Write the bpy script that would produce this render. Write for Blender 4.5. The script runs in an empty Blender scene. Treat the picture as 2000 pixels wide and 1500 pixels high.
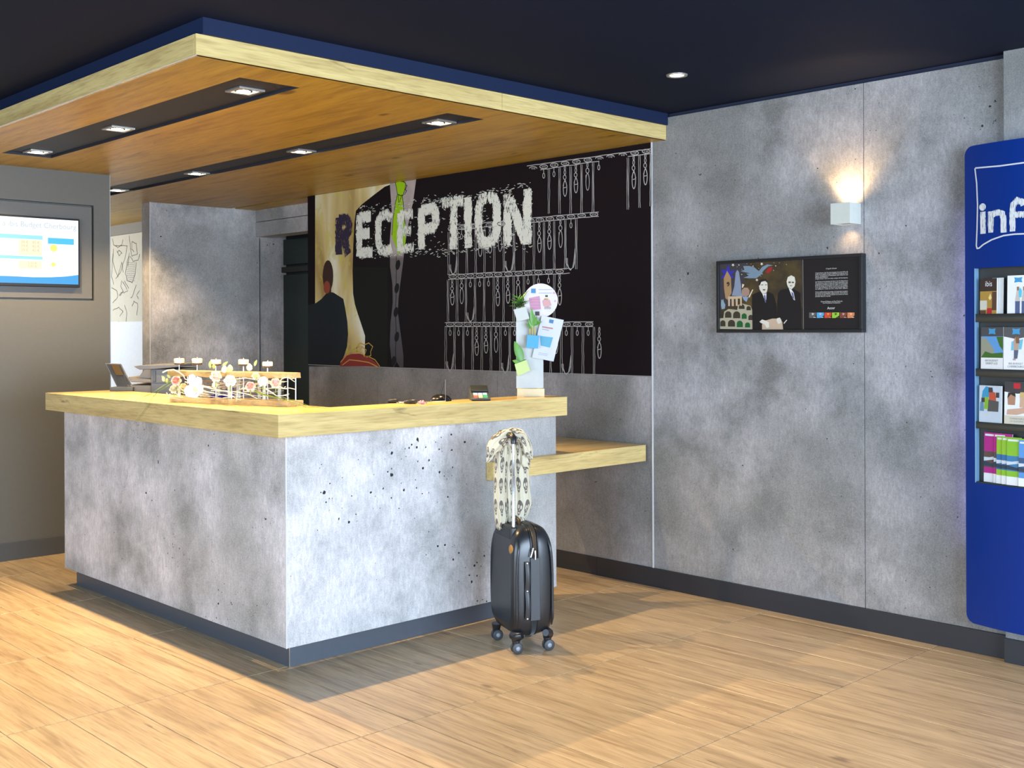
import bpy, math, random
from math import sin, cos, pi, radians, sqrt
from mathutils import Vector, Matrix
random.seed(7)
C = bpy.context.scene.collection
S = bpy.context.scene

# ------------------------------------------------------------------ camera
H, FP, YAW, CX, CY, ROLL = 1.47, 2202.75, .8062, 1000.0, 645.28, -.0038
cd = bpy.data.cameras.new('camera'); cam = bpy.data.objects.new('camera', cd); C.objects.link(cam)
cd.sensor_width = 36; cd.lens = FP/2000*36; cd.shift_y = -(750-CY)/2000; cd.clip_start = .05
cam.matrix_world = (Matrix.Translation((0, 0, H)) @ Matrix.Rotation(YAW-pi/2, 4, 'Z')
                    @ Matrix.Rotation(pi/2, 4, 'X') @ Matrix.Rotation(ROLL, 4, 'Z'))
S.camera = cam
FW = Vector((cos(YAW), sin(YAW), 0)); RT = Vector((sin(YAW), -cos(YAW), 0)); UP = Vector((0, 0, 1))
EYE = Vector((0, 0, H))
def ray(px, py):                     # surveying helper: direction of a point measured in the photograph
    u, v = px-CX, py-CY; c, s = cos(ROLL), sin(ROLL)
    u, v = c*u+s*v, -s*u+c*v
    return FW + RT*(u/FP) - UP*(v/FP)
def at(px, py, ax, val):
    d = ray(px, py); return EYE + d*((val-EYE[ax])/d[ax])

# ------------------------------------------------------------------ world, light, exposure
w = bpy.data.worlds.new('world'); S.world = w; w.use_nodes = True
w.node_tree.nodes['Background'].inputs[0].default_value = (.62, .74, 1, 1)
w.node_tree.nodes['Background'].inputs[1].default_value = .35
S.view_settings.view_transform = 'Standard'; S.view_settings.look = 'None'
S.view_settings.gamma = 1; S.view_settings.exposure = 0.22; S.view_settings.use_curve_mapping = False
def area(name, loc, target, sx, sy, power, col):
    l = bpy.data.lights.new(name, 'AREA'); l.shape = 'RECTANGLE'; l.size = sx; l.size_y = sy
    l.energy = power; l.color = col
    o = bpy.data.objects.new(name, l); C.objects.link(o); o.location = loc
    o.rotation_euler = (Vector(target)-Vector(loc)).to_track_quat('-Z', 'Y').to_euler()
    return o
# daylight from the glazed street front of the lobby, behind and to the right of the camera
area('daylight_street_front', (2.0, -3.3, 1.45), (2.0, 4, 1.2), 5.6, 2.3, 720, (.64, .80, 1))
area('daylight_entrance_side', (-3.3, 2.0, 1.45), (4, 3.2, 1.1), 5.0, 2.2, 330, (.64, .81, 1))
area('daylight_back_office', (3.6, 11.3, 1.7), (5.2, 10.6, 1.4), 1.2, 1.4, 30, (.85, .92, 1))

# ------------------------------------------------------------------ materials
def nt(name, rough=.5, metal=0, spec=.5, col=(.5, .5, .5)):
    m = bpy.data.materials.new(name); m.use_nodes = True; t = m.node_tree; b = t.nodes['Principled BSDF']
    b.inputs['Roughness'].default_value = rough; b.inputs['Metallic'].default_value = metal
    b.inputs['Specular IOR Level'].default_value = spec; b.inputs['Base Color'].default_value = (*col, 1)
    return m, t, b
def N(t, typ, **kw):
    n = t.nodes.new(typ)
    for k, v in kw.items():
        if k.startswith('i_'):
            key = k[2:]; key = int(key) if key.isdigit() else key.replace('_', ' ')
            n.inputs[key].default_value = v
        else: setattr(n, k, v)
    return n
def ramp(t, src, stops, interp='LINEAR'):
    r = N(t, 'ShaderNodeValToRGB'); r.color_ramp.interpolation = interp
    e = r.color_ramp.elements
    while len(e) < len(stops): e.new(.5)
    for el, (p, c) in zip(e, stops):
        el.position = p; el.color = (*c, 1) if isinstance(c, tuple) else (c, c, c, 1)
    t.links.new(src, r.inputs[0]); return r.outputs[0]
def mixc(t, fac, a, b, mode='MIX'):
    m = N(t, 'ShaderNodeMix', data_type='RGBA', blend_type=mode)
    if isinstance(fac, float): m.inputs[0].default_value = fac
    else: t.links.new(fac, m.inputs[0])
    for i, x in ((6, a), (7, b)):
        if isinstance(x, tuple): m.inputs[i].default_value = (*x, 1)
        else: t.links.new(x, m.inputs[i])
    return m.outputs[2]
def noise(t, vec, scale, det=4, rough=.55, dist=0.):
    n = N(t, 'ShaderNodeTexNoise', i_Scale=scale, i_Detail=det, i_Roughness=rough, i_Distortion=dist)
    t.links.new(vec, n.inputs['Vector']); return n.outputs['Fac']
def mapping(t, vec, scale=(1, 1, 1), loc=(0, 0, 0), rot=(0, 0, 0)):
    m = N(t, 'ShaderNodeMapping'); m.inputs['Scale'].default_value = scale; m.inputs['Location'].default_value = loc
    m.inputs['Rotation'].default_value = rot
    t.links.new(vec, m.inputs['Vector']); return m.outputs[0]
def math_(t, op, a, b=None, c=None):
    m = N(t, 'ShaderNodeMath', operation=op)
    for i, x in enumerate((a, b, c)):
        if x is None: continue
        if isinstance(x, (int, float)): m.inputs[i].default_value = x
        else: t.links.new(x, m.inputs[i])
    return m.outputs[0]
PL = {}
def P(name, col, rough=.5, metal=0, spec=.5, emit=None, es=1, grain=.06):
    """plain painted / plastic / paper finish with a faint procedural mottling"""
    if name in PL: return PL[name]
    m, t, b = nt(name, rough, metal, spec, col)
    tc = N(t, 'ShaderNodeTexCoord').outputs['Object']
    f = noise(t, tc, 35, 3)
    lo = tuple(max(0, c*(1-grain)) for c in col); hi = tuple(min(1, c*(1+grain)) for c in col)
    t.links.new(mixc(t, f, lo, hi), b.inputs['Base Color'])
    if emit:
        b.inputs['Emission Color'].default_value = (*emit, 1); b.inputs['Emission Strength'].default_value = es
    PL[name] = m; return m

def concrete(name, seed=0., light=1.):
    m, t, b = nt(name, .62, 0, .35)
    tc = mapping(t, N(t, 'ShaderNodeTexCoord').outputs['Object'], loc=(seed*3.1, seed*1.7, seed*.9))
    big = noise(t, tc, .95, 5, .5)
    mid = noise(t, tc, 3.2, 8, .62)
    fine = noise(t, mapping(t, tc, (1, 1, .35)), 75, 4, .75)
    g = lambda a, bb, c: (a*light, bb*light, c*light)
    blot = ramp(t, big, [(.40, 0.), (.56, 1.)])
    c1 = ramp(t, mid, [(.34, g(.15, .152, .14)), (.48, g(.36, .35, .35)), (.62, g(.53, .505, .51))])
    c2 = mixc(t, blot, mixc(t, .74, c1, g(.165, .165, .14)), c1)
    c3 = mixc(t, ramp(t, fine, [(.3, .55), (.7, 0.)]), c2, g(.12, .12, .125))
    grit = ramp(t, noise(t, tc, 190, 2, .6), [(.30, 0.), (.72, 1.)])
    c3 = mixc(t, .22, c3, mixc(t, grit, g(.12, .12, .12), g(.62, .62, .62)))
    # pits: clustered voids of mixed size
    clus = ramp(t, noise(t, mapping(t, tc, loc=(7, 3, 1)), 2.1, 3, .6), [(.50, 0.), (.66, 1.)])
    wob = noise(t, tc, 75, 2, .7)
    pits = None
    for sc, lim, off in ((24., .12, 0), (58., .20, 5.5), (13., .055, 9.1)):
        v = N(t, 'ShaderNodeTexVoronoi', i_Scale=sc); v.inputs['Randomness'].default_value = 1
        mp = mapping(t, tc, (1, 1, 1), (off, off*.7, off*.3))
        t.links.new(mp, v.inputs['Vector'])
        sep = N(t, 'ShaderNodeSeparateColor'); t.links.new(v.outputs['Color'], sep.inputs[0])
        rad = math_(t, 'MULTIPLY', math_(t, 'MULTIPLY', math_(t, 'MULTIPLY', sep.outputs[0], sep.outputs[2]), sep.outputs[1]), lim*3.3)
        rad = math_(t, 'MULTIPLY', rad, math_(t, 'ADD', math_(t, 'MULTIPLY', clus, .9), .22 if sc < 20 else .05))
        d = math_(t, 'ADD', v.outputs['Distance'], math_(t, 'MULTIPLY', math_(t, 'SUBTRACT', wob, .5), .42))
        p = math_(t, 'SUBTRACT', rad, d)
        p = ramp(t, math_(t, 'MULTIPLY_ADD', p, 30., .5), [(.35, 0.), (.65, 1.)])
        pits = p if pits is None else math_(t, 'MAXIMUM', pits, p)
    col = mixc(t, pits, c3, (.018, .018, .02))
    t.links.new(col, b.inputs['Base Color'])
    bp = N(t, 'ShaderNodeBump', i_Strength=.35, i_Distance=.004)
    t.links.new(math_(t, 'SUBTRACT', math_(t, 'MULTIPLY', fine, .3), pits), bp.inputs['Height'])
    t.links.new(bp.outputs[0], b.inputs['Normal'])
    return m

def wood(name, axis=0, pale=1., fs=1., rough=.42, c0=(.30, .185, .07), c1=(.60, .43, .20), streak=.8, rnd=False, knots=1.):
    """oak decor; grain along the given axis"""
    m, t, b = nt(name, rough, 0, .4)
    tc = N(t, 'ShaderNodeTexCoord').outputs['Object']
    if rnd:
        oi = N(t, 'ShaderNodeObjectInfo'); cmb = N(t, 'ShaderNodeCombineXYZ')
        for i, k in enumerate((37., 91., 13.)):
            t.links.new(math_(t, 'MULTIPLY', oi.outputs['Random'], k), cmb.inputs[i])
        va = N(t, 'ShaderNodeVectorMath', operation='ADD')
        t.links.new(tc, va.inputs[0]); t.links.new(cmb.outputs[0], va.inputs[1]); tc = va.outputs[0]
    s1 = [26.*fs]*3; s1[axis] = 1.6
    s2 = [9., 9., 9.]; s2[axis] = .9
    s3 = [120., 120., 120.]; s3[axis] = 7.
    s4 = [16.*fs**1.6]*3; s4[axis] = 2.2
    warp = mapping(t, tc, tuple(s2))
    g1 = noise(t, mapping(t, tc, tuple(s1)), 1, 5, .6, .6)
    g2 = noise(t, warp, 1, 4, .55, 1.4)
    g3 = noise(t, mapping(t, tc, tuple(s3)), 1, 2, .6)
    g4 = noise(t, mapping(t, tc, tuple(s4), (3, 8, 1)), 1, 5, .65, .9)
    cl = noise(t, mapping(t, tc, (2.2, 2.2, 2.2)), 1, 2, .5)
    base = ramp(t, math_(t, 'ADD', math_(t, 'MULTIPLY', g1, .45), math_(t, 'MULTIPLY', g2, .55)),
                [(.33, tuple(x*pale for x in c0)), (.50, tuple((a*.35+bb*.65)*pale for a, bb in zip(c0, c1))), (.66, tuple(x*pale for x in c1))])
    base = mixc(t, ramp(t, g3, [(.30, .35), (.55, 0.)]), base, tuple(x*.55*pale for x in c0))
    st = math_(t, 'MULTIPLY', ramp(t, g4, [(.60, 0.), (.70, streak)]), ramp(t, cl, [(.42, .15), (.62, 1.)]))
    base = mixc(t, st, base, (c0[0]*.28, c0[1]*.26, c0[2]*.3))
    kv = N(t, 'ShaderNodeTexVoronoi', i_Scale=1.0); ks = [4.5]*3; ks[axis] = 2.2
    t.links.new(mapping(t, tc, tuple(ks)), kv.inputs['Vector'])
    sep = N(t, 'ShaderNodeSeparateColor'); t.links.new(kv.outputs['Color'], sep.inputs[0])
    kd = math_(t, 'ADD', kv.outputs['Distance'], math_(t, 'MULTIPLY', math_(t, 'SUBTRACT', g4, .5), .25))
    kn = ramp(t, math_(t, 'SUBTRACT', math_(t, 'MULTIPLY', sep.outputs[0], .14), kd), [(.0, 0.), (.06, .7*knots)])
    base = mixc(t, kn, base, (c0[0]*.3, c0[1]*.25, c0[2]*.3))
    t.links.new(base, b.inputs['Base Color'])
    bp = N(t, 'ShaderNodeBump', i_Strength=.12, i_Distance=.002); t.links.new(g3, bp.inputs['Height'])
    t.links.new(bp.outputs[0], b.inputs['Normal'])
    return m

M_conc_wall = concrete('concrete_wall_panel', 0., .92)
M_conc_desk = concrete('concrete_desk_panel', 2.3, 1.6)
M_conc_pier = concrete('concrete_pier', 4.1, 1.5)
OK = dict(c0=(.44, .30, .11), c1=(.74, .57, .24))
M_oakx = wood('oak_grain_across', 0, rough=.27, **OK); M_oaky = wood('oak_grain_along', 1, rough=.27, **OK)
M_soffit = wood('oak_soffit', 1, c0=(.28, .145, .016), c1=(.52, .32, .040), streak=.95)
M_floor = wood('oak_look_floor_tile', 1, fs=1.9, rough=.34, c0=(.28, .19, .105), c1=(.58, .44, .27), rnd=True, knots=.8, streak=.75)
M_grout = P('grout', (.56, .52, .44), .8)
M_navy = P('navy_paint', (.018, .024, .048), .7, spec=.25)
M_ceil = P('midnight_ceiling_paint', (.0100, .0135, .0290), .7, spec=.06)
M_skirt = P('charcoal_skirting', (.022, .024, .030), .45)
M_plinth = P('slate_plinth', (.10, .115, .14), .4, metal=.3)
M_grey = P('grey_wall_paint', (.125, .122, .105), .38, spec=.4)
M_alu = P('brushed_aluminium', (.75, .76, .78), .3, 1)
M_white = P('white_paint', (.8, .8, .78), .5)
M_black = P('black_plastic', (.012, .012, .014), .35)
M_dark = P('dark_door_paint', (.010, .016, .014), .4)

# ------------------------------------------------------------------ mesh helpers
ROOT = {}
def root_matrix(o):
    m = Matrix.Identity(4)
    while o is not None:
        m = (Matrix.Translation(o.location) @ o.rotation_euler.to_matrix().to_4x4()) @ m
        o = o.parent
    return m
class Frame:
    """a flat plane: u to the viewer's right, v up, n towards the viewer"""
    def __init__(s, o, ux, uz=(0, 0, 1)):
        s.o = Vector(o); s.u = Vector(ux).normalized(); s.v = Vector(uz).normalized(); s.n = s.u.cross(s.v)
    def p(s, u, v, d=0.): return s.o + s.u*u + s.v*v + s.n*d
    def pix(s, px, py):
        d = ray(px, py); t = (s.o-EYE).dot(s.n)/d.dot(s.n); q = EYE+d*t-s.o
        return (q.dot(s.u), q.dot(s.v))
def FX(x, y=0, z=0): return Frame((x, y, z), (0, -1, 0))
def FY(y, x=0, z=0): return Frame((x, y, z), (1, 0, 0))
class MB:
    def __init__(s): s.v = []; s.f = []; s.uv = {}; s.sm = set()
    def add(s, vs, fs, smooth=False):
        b = len(s.v); s.v += [Vector(x) for x in vs]
        for f in fs:
            if smooth: s.sm.add(len(s.f))
            s.f.append([i+b for i in f])
        return s
    def box(s, a, b):
        x0, y0, z0 = a; x1, y1, z1 = b
        return s.hexa([(x0, y0, z0), (x1, y0, z0), (x1, y1, z0), (x0, y1, z0), (x0, y0, z1), (x1, y0, z1), (x1, y1, z1), (x0, y1, z1)])
    def hexa(s, v): return s.add(v, [(3, 2, 1, 0), (4, 5, 6, 7), (0, 1, 5, 4), (1, 2, 6, 5), (2, 3, 7, 6), (3, 0, 4, 7)])
    def fbox(s, F, u0, u1, v0, v1, d0, d1):
        return s.hexa([F.p(u0, v0, d1), F.p(u1, v0, d1), F.p(u1, v0, d0), F.p(u0, v0, d0),
                       F.p(u0, v1, d1), F.p(u1, v1, d1), F.p(u1, v1, d0), F.p(u0, v1, d0)])
    def poly(s, F, pts, d=0.):
        return s.add([F.p(u, v, d) for u, v in pts], [tuple(range(len(pts)))])
    def ell(s, F, cu, cv, ru, rv, d=0., n=20, a=0.):
        return s.poly(F, [(cu+ru*cos(t)*cos(a)-rv*sin(t)*sin(a), cv+ru*cos(t)*sin(a)+rv*sin(t)*cos(a)) for t in [2*pi*i/n for i in range(n)]], d)
    def ribbon(s, F, pts, wd, d=0., closed=False, uvs=False):
        P_ = [Vector(p) for p in pts]; n = len(P_); L = []; R = []; acc = [0]
        for i in range(n):
            a = P_[(i-1) % n] if (closed or i) else P_[i]; b = P_[(i+1) % n] if (closed or i < n-1) else P_[i]
            d1 = (P_[i]-a); d2 = (b-P_[i])
            if d1.length < 1e-9: d1 = d2
            if d2.length < 1e-9: d2 = d1
            tn = (d1.normalized()+d2.normalized())
            if tn.length < 1e-6: tn = d1
            tn.normalize(); nn = Vector((-tn.y, tn.x)); k = max(.4, abs(nn.dot(Vector((-d1.y, d1.x)).normalized())))
            L.append(P_[i]+nn*wd/2/k); R.append(P_[i]-nn*wd/2/k)
            if i: acc.append(acc[-1]+(P_[i]-P_[i-1]).length)
        m = n if closed else n-1
        for i in range(m):
            j = (i+1) % n
            s.add([F.p(*R[i], d), F.p(*R[j], d), F.p(*L[j], d), F.p(*L[i], d)], [(0, 1, 2, 3)])
            if uvs:
                tot = acc[-1]
                s.uv[len(s.f)-1] = [(acc[i], -1), (acc[j], -1), (acc[j], 1), (acc[i], 1)]
        return s
    def tube(s, pts, r, n=8, cap=True):
        P_ = [Vector(p) for p in pts]; rs = r if isinstance(r, (list, tuple)) else [r]*len(P_)
        vs = []; prev = None
        for i, p in enumerate(P_):
            tn = (P_[min(i+1, len(P_)-1)]-P_[max(i-1, 0)]).normalized()
            if prev is None:
                ref = Vector((0, 0, 1)) if abs(tn.z) < .9 else Vector((1, 0, 0)); a = tn.cross(ref).normalized()
            else: a = (prev-tn*prev.dot(tn)).normalized()
            prev = a; b = tn.cross(a)
            vs += [p+(a*cos(2*pi*k/n)+b*sin(2*pi*k/n))*rs[i] for k in range(n)]
        fs = [(i*n+k, i*n+(k+1) % n, (i+1)*n+(k+1) % n, (i+1)*n+k) for i in range(len(P_)-1) for k in range(n)]
        s.add(vs, fs, True)
        if cap:
            e = (len(P_)-1)*n
            s.add(vs[:n], [tuple(reversed(range(n)))]); s.add(vs[e:e+n], [tuple(range(n))])
        return s
    def lathe(s, o, prof, n=20, axis=None):
        o = Vector(o); ax = Vector(axis or (0, 0, 1)).normalized()
        a = ax.cross(Vector((0, 0, 1)) if abs(ax.z) < .9 else Vector((1, 0, 0))).normalized(); b = ax.cross(a)
        vs = [o+ax*z+(a*cos(2*pi*k/n)+b*sin(2*pi*k/n))*r for r, z in prof for k in range(n)]
        fs = [(i*n+k, i*n+(k+1) % n, (i+1)*n+(k+1) % n, (i+1)*n+k) for i in range(len(prof)-1) for k in range(n)]
        s.add(vs, fs, True)
        if prof[0][0] > 1e-5: s.add(vs[:n], [tuple(reversed(range(n)))])
        if prof[-1][0] > 1e-5: s.add(vs[-n:], [tuple(range(n))])
        return s
    def grid(s, rows, closed=False):
        nr, nc = len(rows), len(rows[0]); m = nc if closed else nc-1
        return s.add([p for r in rows for p in r], [(i*nc+j, i*nc+(j+1) % nc, (i+1)*nc+(j+1) % nc, (i+1)*nc+j) for i in range(nr-1) for j in range(m)], True)
    def sphere(s, c, r, n=12, sc=(1, 1, 1)):
        c = Vector(c); pr = [(sin(pi*i/8), -cos(pi*i/8)) for i in range(9)]
        vs = [c+Vector((a*cos(2*pi*k/n)*r*sc[0], a*sin(2*pi*k/n)*r*sc[1], z*r*sc[2])) for a, z in pr for k in range(n)]
        return s.add(vs, [(i*n+k, i*n+(k+1) % n, (i+1)*n+(k+1) % n, (i+1)*n+k) for i in range(8) for k in range(n)], True)
    def build(s, name, mat, parent=None, bevel=0., seg=2, sub=0, smooth=False):
        me = bpy.data.meshes.new(name)
        inv = root_matrix(parent).inverted() if parent else Matrix.Identity(4)
        me.from_pydata([inv @ v for v in s.v], [], s.f)
        for i, p in enumerate(me.polygons): p.use_smooth = smooth or (i in s.sm)
        if s.uv:
            ul = me.uv_layers.new(name='UVMap')
            for i, p in enumerate(me.polygons):
                if i in s.uv:
                    for li, uv in zip(p.loop_indices, s.uv[i]): ul.data[li].uv = uv
        me.materials.append(mat); me.update()
        o = bpy.data.objects.new(name, me); C.objects.link(o)
        if parent: o.parent = parent
        if bevel:
            b = o.modifiers.new('bevel', 'BEVEL'); b.width = bevel; b.segments = seg; b.limit_method = 'ANGLE'; b.angle_limit = radians(35)
            for p in me.polygons: p.use_smooth = True
            wn = o.modifiers.new('wn', 'WEIGHTED_NORMAL'); wn.keep_sharp = True
        if sub:
            b = o.modifiers.new('sub', 'SUBSURF'); b.levels = sub; b.render_levels = sub
            for p in me.polygons: p.use_smooth = True
        return o
def tag(o, label=None, cat=None, group=None, kind=None):
    if label: o['label'] = label
    if cat: o['category'] = cat
    if group: o['group'] = group
    if kind: o['kind'] = kind
    return o
def thing(name, label, cat, loc=(0, 0, 0), rz=0., group=None):
    o = bpy.data.objects.new(name, None); C.objects.link(o); o.empty_display_size = .1
    o.location = loc; o.rotation_euler = (0, 0, rz); return tag(o, label, cat, group)
def struct(name, loc=(0, 0, 0)):
    o = bpy.data.objects.new(name, None); C.objects.link(o); o.location = loc; o['kind'] = 'structure'; return o
def text(s, F, u, v, size, mat, name, parent, d=.0005, align='CENTER', bold=0., sx=1.):
    cu = bpy.data.curves.new('t', 'FONT'); cu.body = s; cu.size = size; cu.align_x = align; cu.offset = bold; cu.resolution_u = 3
    to = bpy.data.objects.new('t', cu); C.objects.link(to); bpy.context.view_layer.update()
    me = bpy.data.meshes.new_from_object(to.evaluated_get(bpy.context.evaluated_depsgraph_get()))
    bpy.data.objects.remove(to); me.name = name
    inv = root_matrix(parent).inverted()
    for vt in me.vertices: vt.co = inv @ F.p(u+vt.co.x*sx, v+vt.co.y, d)
    me.materials.clear(); me.materials.append(mat)
    o = bpy.data.objects.new(name, me); C.objects.link(o); o.parent = parent; return o

# ================================================================== SETTING
XW = 5.056; ZC = 2.693
# floor: grout bed with individually laid wood-look tiles
fl = tag(MB().box((-3.4, -3.4, -.06), (6.2, 12.3, -.003)).build('floor', M_grout), kind='structure')
TW, TL, G = .23, .92, .0021
def tile_mesh():
    m = MB(); a, b, h, c = TW/2-G, TL/2-G, .003, .0012
    m.add([(-a, -b, -.02), (a, -b, -.02), (a, b, -.02), (-a, b, -.02), (-a, -b, h-c-.003), (a, -b, h-c-.003), (a, b, h-c-.003), (-a, b, h-c-.003),
           (-a+c, -b+c, 0), (a-c, -b+c, 0), (a-c, b-c, 0), (-a+c, b-c, 0)],
          [(0, 1, 5, 4), (1, 2, 6, 5), (2, 3, 7, 6), (3, 0, 4, 7), (4, 5, 9, 8), (5, 6, 10, 9), (6, 7, 11, 10), (7, 4, 8, 11), (8, 9, 10, 11)])
    return m
first = None; rest = MB(); tm = tile_mesh()
for i in range(-14, 14):
    for j in range(-8, 9):
        x = 1.97+TW*i+TW/2; y = 4.25+TL*j+TL/2
        if x > XW+.35 or y > 12.2 or x < -3.3 or y < -3.3: continue
        if x > XW+.1 and y < 7.5: continue
        rel = (x*RT.x+y*RT.y)/(x*FW.x+y*FW.y+1e-6)
        dep = x*FW.x+y*FW.y
        if dep > 3.2 and abs(rel) < .62 and y < 9.4 and x > .6:
            if first is None:
                first = tm.build('floor_tile', M_floor, fl); first.location = (x, y, 0)
            else:
                o = first.copy(); o.location = (x, y, 0); C.objects.link(o)
        else:
            rest.add([v+Vector((x, y, 0)) for v in tm.v], tm.f)
ro = rest.build('floor_tiles_out_of_view', M_floor, fl); ro['kind'] = 'stuff'

# ceiling
tag(MB().box((-3.4, -3.4, ZC), (6.2, 12.3, ZC+.12)).build('ceiling', M_ceil), kind='structure')

# right-hand wall: carcass with cladding panels
wr = tag(MB().box((XW+.018, -3.4, 0), (XW+.15, 7.612, ZC)).box((XW, 8.95, 0), (XW+.15, 12.3, ZC)).build('wall_right', M_navy), kind='structure')
def panel(y0, y1, z0, z1, x0=XW, x1=XW+.018, mat=M_conc_wall, lab=None):
    return MB().box((x0, y0+.0015, z0), (x1, y1-.0015, z1)).build('wall_panel', mat, wr, bevel=.001, seg=1)
panel(2.093, 2.785, .107, 2.672); panel(2.785, 4.103, .107, 2.672)
panel(4.112, 5.414, .107, 1.205); panel(5.414, 6.712, .107, 1.205); panel(6.712, 7.612, .107, 1.205)
MB().box((XW, 4.112, 2.48), (XW+.018, 7.612, 2.672)).build('wall_panel', M_navy, wr)
panel(-1.2, 2.088, 0, ZC, XW-.045, XW+.018)
panel(-3.4, -1.2, 0, ZC, XW-.045, XW+.018)
MB().box((XW-.004, 4.103, .107), (XW+.018, 4.112, 2.56)).build('edge_trim', P('pale_edge_trim', (.62, .63, .63), .4), wr)
# skirting on that wall
bs = struct('baseboard_right', (XW, 4, 0))
for y0, y1 in ((1.2, 4.533), (4.533, 7.612)):
    MB().box((XW-.012, y0+.001, 0), (XW+.018, y1-.001, .107)).build('skirting_board', M_skirt, bs, bevel=.001, seg=1)
MB().box((XW-.057, -2.0, 0), (XW-.045, 2.088, .107)).build('skirting_board', M_skirt, bs, bevel=.001, seg=1)

# door recess between the mural wall and the concrete pier
XD = 5.305
wh = tag(MB().box((XD+.04, 7.55, 2.31), (XD+.16, 8.95, ZC)).build('wall_door_recess', M_conc_pier), kind='structure')
for z0, z1 in ((2.31, 2.438), (2.443, 2.60)):
    MB().box((XD, 7.6, z0), (XD+.04, 8.82, z1)).build('header_panel', M_conc_pier, wh, bevel=.001, seg=1)
MB().box((XW+.018, 7.45, 0), (XD+.9, 7.605, ZC)).build('return_panel', M_navy, wh)
dr = tag(MB().box((5.62, 7.5, 0), (5.70, 9.0, 2.6)).build('door_1', M_dark), kind='structure')
MB().box((5.56, 8.02, .0), (5.62, 8.09, 2.35)).build('door_jamb', P('door_jamb_paint', (.018, .018, .014), .5), dr, bevel=.003)
MB().box((5.57, 8.09, 2.0), (5.62, 9.0, 2.05)).build('transom_bar', P('door_jamb_paint', (0, 0, 0)), dr, bevel=.003)
MB().box((5.59, 8.13, .02), (5.62, 8.96, 1.98)).build('door_leaf', P('door_leaf_paint', (.012, .022, .017), .35), dr, bevel=.003)
MB().box((5.59, 8.13, 2.07), (5.62, 8.96, 2.3)).build('transom_panel', P('door_leaf_paint', (0, 0, 0)), dr, bevel=.003)
# pier
wp = tag(MB().box((4.307, 8.822, 0), (5.36, 8.965, 2.56)).box((5.36, 8.822, 0), (5.75, 8.965, 2.56)).build('wall_pier', M_conc_pier), kind='structure')
MB().box((5.335, 8.815, 0), (5.345, 8.823, 2.3)).build('edge_trim', M_alu, wp)
MB().box((4.303, 8.817, 0), (4.309, 8.823, 2.545)).build('edge_trim', P('pale_edge_trim', (0, 0, 0)), wp)

# back office beyond the pier
wb = tag(MB().box((-3.4, 12.1, 0), (6.2, 12.25, ZC)).build('wall_back', P('office_white', (.6, .62, .64), .6)), kind='structure')
XN = 5.0
nk = tag(MB().box((XN, 9.0, 0), (XW, 12.1, 2.67)).build('wall_office', P('office_concrete', (.30, .28, .24), .6)), kind='structure')
MB().box((XN-.02, 9.6, 0), (XN, 12.1, 1.571)).build('white_panel', P('office_gloss_white', (.82, .86, .90), .35), nk)
# wallpaper with line drawings of seated birds and people-like curls
wpap = MB().box((XN-.015, 9.6, 1.571), (XN, 12.1, 2.437)).build('wallpaper', P('cream_wallpaper', (.66, .62, .50), .7), nk)
FN = FX(XN-.016)
lines = MB(); rr = random.Random(5)
def zr(x, y): return FN.pix(x/5, 320+y/5)
curves = [[(1095, 730), (1110, 790), (1150, 820), (1190, 790), (1200, 740)], [(1130, 800), (1240, 800), (1230, 880), (1200, 980), (1180, 1060), (1130, 1120)],
 [(1110, 830), (1100, 930), (1115, 1000), (1150, 1100), (1190, 960), (1205, 1060)], [(1145, 850), (1165, 900), (1190, 870), (1160, 845), (1145, 870)],
 [(1265, 700), (1270, 820), (1290, 900), (1340, 880), (1330, 780), (1290, 760), (1285, 830), (1310, 860)], [(1270, 900), (1300, 950), (1350, 940), (1365, 880)],
 [(1265, 870), (1240, 960), (1225, 1070), (1240, 1140), (1290, 1160), (1320, 1080), (1330, 960)], [(1190, 1140), (1180, 1200), (1210, 1260), (1250, 1240)],
 [(1200, 1150), (1240, 1230)], [(1215, 1145), (1255, 1215)], [(1165, 1280), (1205, 1240), (1195, 1260), (1165, 1290)], [(1090, 1210), (1140, 1240), (1150, 1300), (1100, 1360)],
 [(1290, 1390), (1310, 1340), (1345, 1370), (1335, 1480)], [(1330, 1180), (1290, 1300), (1275, 1310)], [(1100, 1430), (1160, 1400), (1200, 1440), (1170, 1490)],
 [(1360, 1240), (1335, 1280), (1350, 1320)], [(1260, 900), (1250, 1000)], [(1100, 880), (1090, 1100), (1110, 1180)],
 [(1215, 1380), (1240, 1460), (1225, 1600)], [(1120, 1620), (1160, 1540), (1210, 1590), (1190, 1700)]]
for c in curves:
    q = []
    for a, b in zip(c, c[1:]):
        for k in range(3): q.append((a[0]+(b[0]-a[0])*k/3+rr.uniform(-3, 3), a[1]+(b[1]-a[1])*k/3+rr.uniform(-3, 3)))
    q.append(c[-1]); lines.ribbon(FN, [zr(*p) for p in q], .006, .0006)
for yy in range(960, 1150, 18):
    lines.ribbon(FN, [zr(1235, yy), zr(1280, yy+6), zr(1318, yy)], .003, .0006)
tag(lines.build('printed_line_drawing', P('ink_brown', (.12, .11, .09), .7), nk), kind='stuff')
tag(MB().box((-3.4, 7.64, 0), (-3.3, 12.2, ZC)).box((-3.4, 5.2, 0), (-3.3, 7.64, ZC)).build('wall_left', M_grey), kind='structure')

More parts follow.
